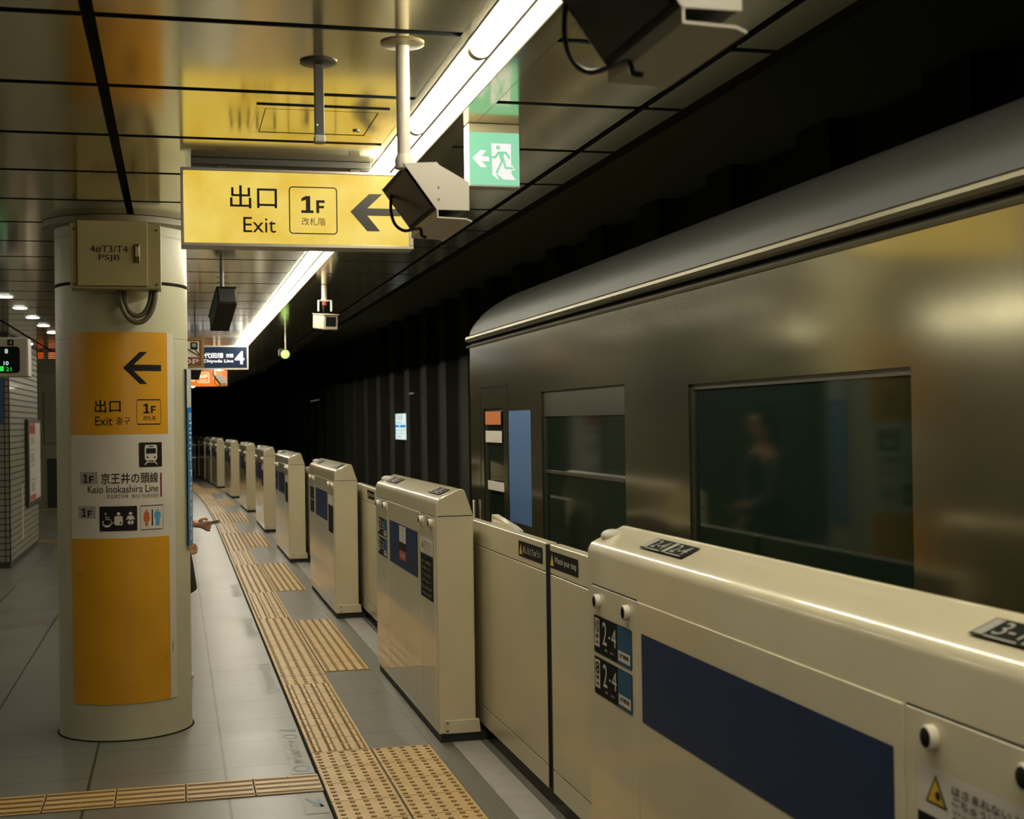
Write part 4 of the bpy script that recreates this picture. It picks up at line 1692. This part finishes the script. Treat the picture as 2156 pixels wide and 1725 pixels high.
# green signal lamp
sg = thing('signal_lamp', 'round glowing green signal lamp hanging over the track edge', 'signal', (1.297, 16.5, CEIL))
g = G()
g.tube([(1.297, 16.5, 2.53), (1.297, 16.5, CEIL)], 0.010, 10)
g.obj('rod', pole_m, sg)
g = G()
g.lathe([(0.0, 0.10), (0.05, 0.10), (0.062, 0.07), (0.062, -0.02), (0.056, -0.02), (0.054, 0.0), (0, 0.0)], (1.29, 16.5, 2.478), 24, 'y')
g.obj('lamp_housing', mon_dark, sg)
g = G()
g.lathe([(0.0, -0.012), (0.03, -0.008), (0.052, 0.0), (0.05, 0.004), (0, 0.004)], (1.29, 16.49, 2.478), 24, 'y')
g.obj('lens', sig_green, sg)
g = G()
g.box(1.215, 1.245, 16.50, 16.58, 2.46, 2.53, bev=0.004)
g.box(1.225, 1.295, 16.51, 16.54, 2.525, 2.545)
g.obj('side_bracket', pole_dark, sg)

# ================================================================== TRAIN
XT = 2.0
YE = 9.36
YB = -9.5
tr = thing('train', 'grey stainless steel commuter train passing behind the platform barriers', 'train', (3.3, 0, -1.05))
holes = [(8.30, 8.86, 0.95, 1.72, 'crew'), (5.92, 7.38, 0.84, 1.80, 'win'), (3.42, 5.12, 0.84, 1.775, 'win'), (0.6, 1.9, 0.0, 1.80, 'door'), (-1.6, 0.1, 0.84, 1.775, 'win'), (-4.2, -2.9, 0.0, 1.80, 'door')]
ZS0, ZS1 = -0.35, 2.158
g = G()
ys = sorted({YB, YE-0.10} | {h[0] for h in holes} | {h[1] for h in holes})
for a, b in zip(ys[:-1], ys[1:]):
    hh = [h for h in holes if h[0] <= a+1e-6 and h[1] >= b-1e-6]
    if hh:
        h = hh[0]
        if h[2] > ZS0:
            g.quad((XT, a, ZS0), (XT, b, ZS0), (XT, b, h[2]), (XT, a, h[2]))
        g.quad((XT, a, h[3]), (XT, b, h[3]), (XT, b, ZS1), (XT, a, ZS1))
        d = 0.035
        g.quad((XT, a, h[3]), (XT+d, a, h[3]), (XT+d, b, h[3]), (XT, b, h[3]))
        g.quad((XT, a, h[2]), (XT, b, h[2]), (XT+d, b, h[2]), (XT+d, a, h[2]))
        g.quad((XT, a, h[2]), (XT+d, a, h[2]), (XT+d, a, h[3]), (XT, a, h[3]))
        g.quad((XT, b, h[2]), (XT+d, b, h[2]), (XT+d, b, h[3]), (XT, b, h[3]))
    else:
        g.quad((XT, a, ZS0), (XT, b, ZS0), (XT, b, ZS1), (XT, a, ZS1))
# rounded corner, end wall, far side, floor
cr = 0.10
prev = None
for k in range(7):
    a = PI-k*PI/2/6
    q = (XT+cr+cr*math.cos(a), YE-cr+cr*math.sin(a))
    if prev:
        g.quad((prev[0], prev[1], ZS0), (q[0], q[1], ZS0), (q[0], q[1], ZS1), (prev[0], prev[1], ZS1))
    prev = q
g.quad((XT+cr, YE, ZS0), (4.8, YE, ZS0), (4.8, YE, ZS1), (XT+cr, YE, ZS1))
g.quad((4.8, YB, ZS0), (4.8, YE, ZS0), (4.8, YE, ZS1), (4.8, YB, ZS1))
g.quad((XT, YB, ZS0), (4.8, YB, ZS0), (4.8, YB, ZS1), (XT, YB, ZS1))
g.quad((XT, YB, ZS0), (4.8, YB, ZS0), (4.8, YE, ZS0), (XT, YE, ZS0))
g.obj('body_shell', steel, tr)
for h in holes:
    nm = {'crew': 'crew_door', 'win': 'window', 'door': 'passenger_door'}[h[4]]
    if h[4] == 'door':
        g = G()
        c = (h[0]+h[1])/2
        for a, b in ((h[0], c-0.004), (c+0.004, h[1])):
            g.box(XT+0.022, XT+0.04, a, b, h[2], h[3])
        dd = g.obj(nm, steel, tr)
        g = G()
        for a, b in ((h[0]+0.12, c-0.12), (c+0.12, h[1]-0.12)):
            g.box(XT+0.019, XT+0.0225, a, b, 0.85, 1.65)
        g.obj('pane', glass_m, dd)
    else:
        g = G()
        g.box(XT+0.022, XT+0.032, h[0], h[1], h[2], h[3])
        pn = g.obj(nm, glass_m, tr)
        g = G()
        e = 0.022
        for a, b, c, d in ((h[0], h[1], h[2], h[2]+e), (h[0], h[1], h[3]-e, h[3]), (h[0], h[0]+e, h[2]+e, h[3]-e), (h[1]-e, h[1], h[2]+e, h[3]-e)):
            g.box(XT+0.014, XT+0.024, a, b, c, d)
        if h[4] == 'win' and h[0] > 5:
            g.box(XT+0.014, XT+0.024, h[0]+e, h[1]-e, 1.345, 1.362)
            g.box(XT+0.012, XT+0.023, h[0]+e, h[1]-e, 1.66, 1.80)
        g.obj('window_frame', steel_dark, pn)
# crew door outline and hand rail
g = G()
for y in (8.18, 8.96):
    g.box(XT-0.001, XT+0.001, y-0.006, y+0.006, -0.1, 1.86)
g.box(XT-0.001, XT+0.001, 8.18, 8.96, 1.854, 1.866)
g.obj('crew_door_gap', dark_gap, tr)
g = G()
g.tube([(XT-0.02, 9.10, 0.3), (XT-0.02, 9.10, 1.1)], 0.010, 8)
g.obj('hand_rail', rail_m, tr)
g = G()
g.box(XT-0.0012, XT, 8.36, 8.80, 1.615, 1.70)
o = g.obj('orange_marking', M('train_orange', (0.55, 0.16, 0.03), 0.5), tr)  # flat colour patches laid on the train side near the crew door
g = G()
g.box(XT-0.0012, XT, 8.34, 8.80, 1.50, 1.575)
g.obj('white_marking', white_p, tr)
g = G()
g.box(XT-0.0012, XT, 7.62, 8.15, 1.02, 1.70)
g.obj('blue_marking', M('train_blue', (0.07, 0.15, 0.33), 0.45), tr)
g = G()
g.box(XT-0.0012, XT, 8.30, 8.75, 1.19, 1.25)
g.obj('white_marking', white_p, tr)
# gutter rail, groove and lip
g = G()
g.prism([(XT-0.002, 2.192), (XT-0.012, 2.200), (XT-0.017, 2.213), (XT-0.014, 2.227), (XT-0.004, 2.236), (XT+0.03, 2.240), (XT+0.05, 2.192)], YB, YE-0.02, 'y')
g.obj('gutter_rail', rail_m, tr)
g = G()
g.prism([(XT+0.022, 2.158), (XT+0.022, 2.194), (XT+0.06, 2.194), (XT+0.06, 2.158)], YB, YE-0.02, 'y')
g.obj('gutter_groove', dark_gap, tr)
g = G()
g.prism([(XT-0.006, 2.150), (XT-0.009, 2.160), (XT-0.004, 2.168), (XT+0.02, 2.168), (XT+0.02, 2.150)], YB, YE-0.01, 'y')
g.obj('lip_rail', rail_m, tr)
# curved roof
g = G()
rp = []
for k in range(15):
    f = k/14
    a = PI/2*f
    rp.append((XT+0.012+1.388*(1-math.cos(a))**1.15 if k else XT+0.012, 2.232+0.40*math.sin(a)**0.85))
prof = rp+[(6.8-p[0], p[1]) for p in rp[::-1][1:]]
rings = []
endr = [(YB, 1.0)]+[(YE-0.55+0.52*math.sin(PI/2*k/6), math.cos(PI/2*k/6)*0.55+0.45) for k in range(7)]
for y, f in endr:
    rings.append([g.bm.verts.new((p[0], y, 2.232+(p[1]-2.232)*f)) for p in prof])
for i in range(len(rings)-1):
    for k in range(len(prof)-1):
        fc = g._f((rings[i][k], rings[i][k+1], rings[i+1][k+1], rings[i+1][k]))
        if fc:
            fc.smooth = True
g._f(rings[-1])
rf = g.obj('roof', roof_m, tr)
g = G()
i5 = rp[5]
g.box(i5[0]-0.002, i5[0]+0.014, YB, YE-0.6, i5[1]-0.006, i5[1]+0.004)
g.obj('roof_seam', dark_gap, rf)
# underframe and wheels
g = G()
g.box(2.15, 4.65, YB+0.1, YE-0.4, -0.75, -0.36)
g.obj('underframe', tun_dark, tr)
for y in (-7.5, -5.4, 5.2, 7.3):
    for x in (2.87, 3.93):
        g = G()
        g.lathe([(0, -0.06), (0.42, -0.06), (0.44, 0.0), (0.43, 0.07), (0, 0.07)], (x, y, -0.76), 28, 'x')
        g.obj('wheel', steel_dark, tr)
# two track rails
for i, x in enumerate((2.87, 3.93)):
    struct(strip('trim_%d' % (i+4), steel_dark, x-0.035, x+0.035, -10, 66, -1.25, -1.205))

# lit station sign on the tunnel wall
ts = thing('station_sign', 'small lit white station name board with a blue stripe on the far tunnel wall', 'sign', (5.24, 32.2, 1.2))
ya, yb, za, zb = 31.2, 33.15, 1.22, 1.85
sxw = 5.20
g = G()
g.box(sxw, sxw+0.06, ya, yb, za, zb, bev=0.01)
g.obj('case', white_frame, ts)
P().rect(-yb, za+0.01, -ya, zb-0.01).obj('lit_face', lit_sign, ts, facing_x(sxw-0.002))
P().rect(-yb, 1.515, -32.23, 1.575).rect(-32.12, 1.515, -31.28, 1.575).obj('blue_stripe', lit_blue, ts, facing_x(sxw-0.004))
p = P()
p.text('下北沢', -32.7, 1.69, -31.7, 1.81).text('Shimo-Kitazawa', -32.6, 1.61, -31.8, 1.66)
p.text('しもきたざわ', -33.0, 1.42, -31.4, 1.48).text('東北沢  世田谷代田', -32.8, 1.36, -31.5, 1.39)
p.text('OH07', -32.5, 1.27, -31.9, 1.33)
p.obj('lettering', M('tunnel_sign_ink', (0.2, 0.23, 0.23), 0.5), ts, facing_x(sxw-0.004))
# added dim glowing strips imitating tube reflections along the tunnel wall
TL = 'dim strip lamps on the tunnel wall'
for i, (y, z, ln) in enumerate(((46.5, 2.42, 3.0), (29.5, 2.27, 0.6))):
    t = thing('tunnel_lamp', ['dim thin strip lamp far along the tunnel wall', 'dim short strip lamp on the tunnel wall above the lit station board'][i], 'lamp', (5.2, y, z), TL)
    xx = 5.10+off(y)*0.6
    g = G()
    g.box(xx-0.01, xx+0.06, y-ln/2, y+ln/2, z-0.03, z+0.03)
    g.obj('case', tun_m, t)
    g = G()
    g.box(xx-0.016, xx-0.009, y-ln/2+0.02, y+ln/2-0.02, z-0.014, z+0.014)
    g.obj('diffuser', M('dim_lamp_%d' % i, (0.2, 0.2, 0.2), 0.5, emit=(0.75, 0.85, 0.75), estr=0.10), t)

# ================================================================== LEFT SIDE: KIOSK, FAR WALL
kx, ky0, ky1 = -1.88, 16.8, 20.1
ki = thing('tiled_kiosk', 'small block clad in glazed beige tile with dark horizontal joints at left', 'kiosk', (-3.0, 18.4, 0))
g = G()
g.box(-4.2, kx-0.008, ky0+0.008, ky1-0.008, 0.0, CEIL-0.001)
g.obj('core', grout, ki)
g = G()
z = 0.07
ch = 0.0735
while z < CEIL-0.07:
    # front face
    for a, b in ((-4.2, -2.55), (-2.535, -1.945), (-1.932, kx)):
        g.box(a, b, ky0, ky0+0.012, z+0.007, z+ch-0.007)
    # right side face
    g.box(kx-0.012, kx, ky0, ky1, z+0.007, z+ch-0.007)
    z += ch
g.obj('tile_cladding', tile_wall, ki)
g = G()
g.box(kx-0.05, kx+0.004, 18.05, 18.13, 0.24, 0.93)
g.obj('corner_guard', pole_m, ki)
po = thing('advert_case', 'tall poster case with red and white advert on the tiled kiosk side', 'poster', (kx, 19.25, 0.62))
g = G()
g.box(kx+0.001, kx+0.045, 18.42, 20.05, 0.62, 1.745, bev=0.006)
g.obj('frame', plinth_m, po)
g = G()
g.box(kx+0.045, kx+0.048, 18.55, 19.93, 0.68, 1.70)
g.obj('poster_sheet', poster_w, po)
XP = kx+0.05
fx_ = lambda u, v: (XP, u, v)
P().rect(18.55, 1.55, 19.25, 1.70).rect(18.55, 0.69, 19.25, 0.76).rect(18.6, 1.34, 19.2, 1.355).rect(18.6, 1.13, 19.2, 1.145).rect(18.6, 0.95, 19.2, 0.965).obj('red_blocks', red_p, po, fx_)
P().rect(18.65, 1.42, 19.15, 1.52).rect(18.65, 1.18, 19.1, 1.30).rect(18.7, 0.80, 19.15, 0.92).obj('grey_text_blocks', grey_p, po, fx_)
P().text('お知らせ', 18.62, 1.58, 19.20, 1.67, 0.01).obj('lettering', white_p, po, fx_)
bp_ = thing('blue_poster', 'dark blue poster cut by the left edge on the tiled kiosk front', 'poster', (-2.2, ky0, 1.7))
g = G()
g.box(-2.50, -1.950, ky0-0.02, ky0-0.001, 1.70, 2.29)
g.obj('sheet', M('poster_blue', (0.01, 0.05, 0.13), 0.4), bp_)

g = G()
g.box(-6.0, -0.9, 29.2, 29.4, 0, CEIL+0.01)
struct(g.obj('wall_far', wall_m))
dr = thing('door_1', None, None, (-2.5, 29.19, 0))
dr['kind'] = 'structure'
g = G()
g.box(-2.60, -1.6, 29.17, 29.199, 1.32, 2.36)
g.box(-3.2, -2.62, 29.17, 29.199, 0.0, 2.36)
g.obj('door_leaf', M('door_far_paint', (0.19, 0.18, 0.125), 0.6), dr)
g = G()
g.box(-2.53, -1.6, 29.165, 29.199, 0.0, 1.0)
g.obj('dark_opening', plinth_m, dr)
ob_ = None  # glowing slatted blocks added where the ceiling mirrors a hidden orange sign
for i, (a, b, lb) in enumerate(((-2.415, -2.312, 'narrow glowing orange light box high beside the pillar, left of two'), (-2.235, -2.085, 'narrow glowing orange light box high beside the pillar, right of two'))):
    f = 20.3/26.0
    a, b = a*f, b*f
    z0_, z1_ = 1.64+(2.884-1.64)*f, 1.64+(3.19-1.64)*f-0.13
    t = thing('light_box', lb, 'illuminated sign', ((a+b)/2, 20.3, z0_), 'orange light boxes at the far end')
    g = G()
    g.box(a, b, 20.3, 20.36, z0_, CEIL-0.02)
    g.obj('case', plinth_m, t)
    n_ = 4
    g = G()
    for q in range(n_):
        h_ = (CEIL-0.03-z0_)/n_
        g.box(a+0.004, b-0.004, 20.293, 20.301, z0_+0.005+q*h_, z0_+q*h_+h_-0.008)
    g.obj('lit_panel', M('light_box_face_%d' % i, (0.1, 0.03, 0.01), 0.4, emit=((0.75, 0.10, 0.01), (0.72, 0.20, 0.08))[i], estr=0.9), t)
    g = G()
    g.box((a+b)/2-0.01, (a+b)/2+0.01, 20.32, 20.34, CEIL-0.022, CEIL+0.001)
    g.obj('hanger', pole_dark, t)

# handrail beyond the last barriers
hr = thing('handrail', 'bright steel handrail far away beside the pillar edge', 'handrail', (0.2, 44.0, 0))
g = G()
for z in (1.02, 0.62):
    g.tube([(0.05, 44, z), (0.62, 44, z)], 0.03, 10)
for x in (0.08, 0.33, 0.58):
    g.tube([(x, 44, 0.012), (x, 44, 1.02)], 0.025, 10)
g.obj('rail_frame', metal_rail, hr)

# ================================================================== PERSON BEHIND THE PILLAR
def skin(name, joints, edges, mat, parent, sub=2):
    me = bpy.data.meshes.new(name)
    tot = Vector((0, 0, 0))
    o = parent
    while o is not None:
        tot += o.location
        o = o.parent
    me.from_pydata([Vector(j[:3])-tot for j in joints], edges, [])
    ob = bpy.data.objects.new(name, me)
    COL.objects.link(ob)
    md = ob.modifiers.new('skin', 'SKIN')
    md.use_smooth_shade = True
    for i, j in enumerate(joints):
        sv = me.skin_vertices[0].data[i]
        r = j[3]
        sv.radius = (r, r) if not isinstance(r, tuple) else r
        sv.use_root = (i == 0)
    sd = ob.modifiers.new('sub', 'SUBSURF')
    sd.levels = sub
    sd.render_levels = sub
    dg = bpy.context.evaluated_depsgraph_get()
    m2 = bpy.data.meshes.new_from_object(ob.evaluated_get(dg))
    bpy.data.objects.remove(ob)
    m2.materials.clear()
    m2.materials.append(mat)
    for p_ in m2.polygons:
        p_.use_smooth = True
    ob = bpy.data.objects.new(name, m2)
    COL.objects.link(ob)
    ob.parent = parent
    return ob


BX, BY = -0.075, 9.08
pe = thing('person', 'person standing behind the round pillar in dark coat, holding a phone', 'person', (BX, BY, 0))


def J(x, y, z, r):
    return (BX+x, BY+y, z, r)


body_j = [J(0, 0, 0.92, (0.125, 0.10)), J(-0.01, 0, 1.10, (0.12, 0.09)), J(-0.01, 0, 1.28, (0.14, 0.095)), J(0, 0, 1.38, (0.09, 0.075)), J(0.01, 0, 1.45, 0.047),
          J(0.025, 0, 1.52, 0.075), J(0.03, 0, 1.60, (0.078, 0.09)), J(0.02, 0, 1.67, 0.07)]
body_e = [(0, 1), (1, 2), (2, 3), (3, 4), (4, 5), (5, 6), (6, 7)]


def chain(lst, start, pts):
    prev = start
    for p_ in pts:
        lst.append(p_)
        body_e.append((prev, len(lst)-1))
        prev = len(lst)-1
    return prev


chain(body_j, 0, [J(0.0, -0.09, 0.86, 0.085), J(0.015, -0.095, 0.48, 0.055), J(0.0, -0.09, 0.30, 0.05), J(-0.01, -0.09, 0.09, 0.036), J(0.09, -0.095, 0.035, 0.03)])
chain(body_j, 0, [J(0.0, 0.09, 0.86, 0.085), J(0.01, 0.095, 0.48, 0.055), J(-0.01, 0.09, 0.30, 0.05), J(-0.02, 0.09, 0.09, 0.036), J(0.08, 0.095, 0.035, 0.03)])
# right arm (nearer the camera) holds the phone, left arm hangs bent with a bag strap
rw = chain(body_j, 3, [J(0.0, -0.15, 1.36, 0.05), J(0.01, -0.19, 1.24, 0.045), J(0.02, -0.20, 1.10, 0.04), J(0.12, -0.13, 1.02, 0.034), J(0.185, -0.09, 1.005, 0.025)])
lw = chain(body_j, 3, [J(0.0, 0.15, 1.36, 0.05), J(0.01, 0.19, 1.24, 0.045), J(0.03, 0.19, 1.08, 0.04), J(0.10, 0.10, 0.94, 0.032), J(0.14, 0.06, 0.885, 0.025)])


def hand(wr, p0, fwd, side, curl):
    """palm and five fingers grown from the wrist joint"""
    p0 = Vector(p0)
    fwd = Vector(fwd).normalized()
    side = Vector(side).normalized()
    curl = Vector(curl).normalized()
    def add(v, r):
        body_j.append((v.x, v.y, v.z, r))
        return len(body_j)-1
    palm = add(p0+fwd*0.045, (0.026, 0.017))
    body_e.append((wr, palm))
    ln = [0.062, 0.074, 0.080, 0.070]
    for i in range(4):
        b = p0+fwd*0.078+side*(0.030-0.0195*i)
        k = add(b, 0.0098)
        body_e.append((palm, k))
        m = add(b+fwd*ln[3-i]*0.42+curl*ln[3-i]*0.20, 0.0088)
        body_e.append((k, m))
        e = add(b+fwd*ln[3-i]*0.50+curl*ln[3-i]*0.58, 0.0078)
        body_e.append((m, e))
    t1 = add(p0+fwd*0.035+side*0.034-curl*0.004, 0.0115)
    body_e.append((palm, t1))
    t2 = add(p0+fwd*0.066+side*0.050+curl*0.006, 0.0098)
    body_e.append((t1, t2))
    t3 = add(p0+fwd*0.090+side*0.044+curl*0.014, 0.0085)
    body_e.append((t2, t3))


hand(rw, (BX+0.185, BY-0.09, 1.005), (1, 0.05, -0.22), (0.05, -0.35, 0.9), (-0.3, 0.85, 0.1))
hand(lw, (BX+0.14, BY+0.06, 0.885), (0.45, -0.5, -0.75), (0.6, 0.6, 0.0), (-0.6, -0.2, 0.1))
bd = skin('body', body_j, body_e, skin_m, pe)
# trousers, coat, sleeves, shoes, hair
tj = [J(0, 0, 0.95, (0.142, 0.115)), J(0.0, -0.09, 0.84, 0.105), J(0.018, -0.095, 0.48, 0.078), J(0.0, -0.09, 0.28, 0.066), J(-0.01, -0.09, 0.10, 0.058),
      J(0.0, 0.09, 0.84, 0.105), J(0.012, 0.095, 0.48, 0.075), J(-0.01, 0.09, 0.28, 0.066), J(-0.02, 0.09, 0.10, 0.058)]
skin('jeans', tj, [(0, 1), (1, 2), (2, 3), (3, 4), (0, 5), (5, 6), (6, 7), (7, 8)], denim_m, pe)
cj = [J(-0.01, 0, 1.12, (0.155, 0.125)), J(-0.01, 0, 1.30, (0.175, 0.125)), J(0.0, 0, 1.41, (0.10, 0.085)), J(0.0, 0, 0.95, (0.165, 0.15))]
ce = [(0, 1), (1, 2), (0, 3)]
skin('jacket', cj, ce, coat_m, pe)
# flared open coat skirt
g = G()
nseg = 36
rows = []
for k, (z, ra, rb) in enumerate(((1.02, 0.135, 0.19), (0.88, 0.155, 0.22), (0.74, 0.18, 0.245), (0.62, 0.20, 0.26))):
    row = []
    for i in range(nseg):
        a = 2*PI*i/nseg
        fold = 1+0.05*math.sin(5*a)*k/3
        x = ra*math.cos(a)*fold
        yv = rb*math.sin(a)*fold
        dz = -0.0
        if k == 3:
            dz = -0.055*max(0.0, math.cos(a+0.5))+0.03*max(0.0, -math.cos(a))
        row.append(g.bm.verts.new((BX-0.005+x, BY+yv, z+dz)))
    rows.append(row)
for r_ in range(3):
    for i in range(nseg):
        f = g._f((rows[r_][i], rows[r_][(i+1) % nseg], rows[r_+1][(i+1) % nseg], rows[r_+1][i]))
        f.smooth = True
sk = g.obj('coat_skirt', coat_m, pe)
sm = sk.modifiers.new('t', 'SOLIDIFY')
sm.thickness = 0.008
skin('sleeve', [J(0.0, -0.15, 1.36, 0.075), J(0.01, -0.195, 1.24, 0.068), J(0.03, -0.20, 1.09, 0.063), J(0.11, -0.14, 1.02, 0.052), J(0.165, -0.10, 1.005, 0.043)], [(0, 1), (1, 2), (2, 3), (3, 4)], knit_m, pe)
skin('sleeve', [J(0.0, 0.15, 1.36, 0.075), J(0.01, 0.195, 1.24, 0.068), J(0.03, 0.19, 1.09, 0.063), J(0.09, 0.11, 0.96, 0.052), J(0.125, 0.075, 0.905, 0.043)], [(0, 1), (1, 2), (2, 3), (3, 4)], knit_m, pe)
for yy, dx in ((-0.095, 0.01), (0.095, 0.0)):
    skin('shoe', [J(-0.05+dx, yy, 0.045, 0.042), J(0.03+dx, yy, 0.042, 0.043), J(0.12+dx, yy, 0.034, (0.040, 0.032)), J(0.17+dx, yy, 0.030, (0.03, 0.026))], [(0, 1), (1, 2), (2, 3)], shoe_m, pe)
g = G()
g.ball((BX+0.008, BY, 1.635), 0.10, (0.98, 0.92, 1.0), 20)
for v in g.bm.verts:
    if v.co.x > BX+0.055 and v.co.z < 1.67:
        v.co.x = BX+0.055
g.ball((BX-0.055, BY, 1.53), 0.07, (0.8, 1.1, 1.5), 14)
g.obj('hair', hair_m, pe)
g = G()
for s_ in (-1, 1):
    g.ball((BX+0.105, BY+s_*0.032, 1.600), 0.011)
g.obj('eye', ink, pe)
g = G()
g.ball((BX+0.116, BY, 1.575), 0.016, (1, 0.7, 1.3), 10)
g.ball((BX+0.103, BY, 1.535), 0.018, (0.5, 1.1, 0.35), 10)
g.obj('nose_and_mouth', skin_m, pe)

ph = thing('phone', 'slim phone held out by the person behind the pillar', 'phone', (BX+0.27, BY-0.075, 0.985))
b = bmesh.new()
bmesh.ops.create_cube(b, size=1)
for v in b.verts:
    v.co = Vector((v.co.x*0.145, v.co.y*0.072, v.co.z*0.009))
bmesh.ops.bevel(b, geom=b.edges[:], offset=0.003, segments=2, affect='EDGES')
PM = Matrix.Translation((BX+0.275, BY-0.055, 1.000)) @ Matrix.Rotation(-0.16, 4, 'Y') @ Matrix.Rotation(0.12, 4, 'X')
g = G()
g.take(b, PM)
g.obj('phone_body', phone_m, ph)
b = bmesh.new()
bmesh.ops.create_cube(b, size=1)
for v in b.verts:
    v.co = Vector((v.co.x*0.137, v.co.y*0.066, v.co.z*0.001+0.005))
g = G()
g.take(b, PM)
g.obj('phone_screen', screen_m, ph)
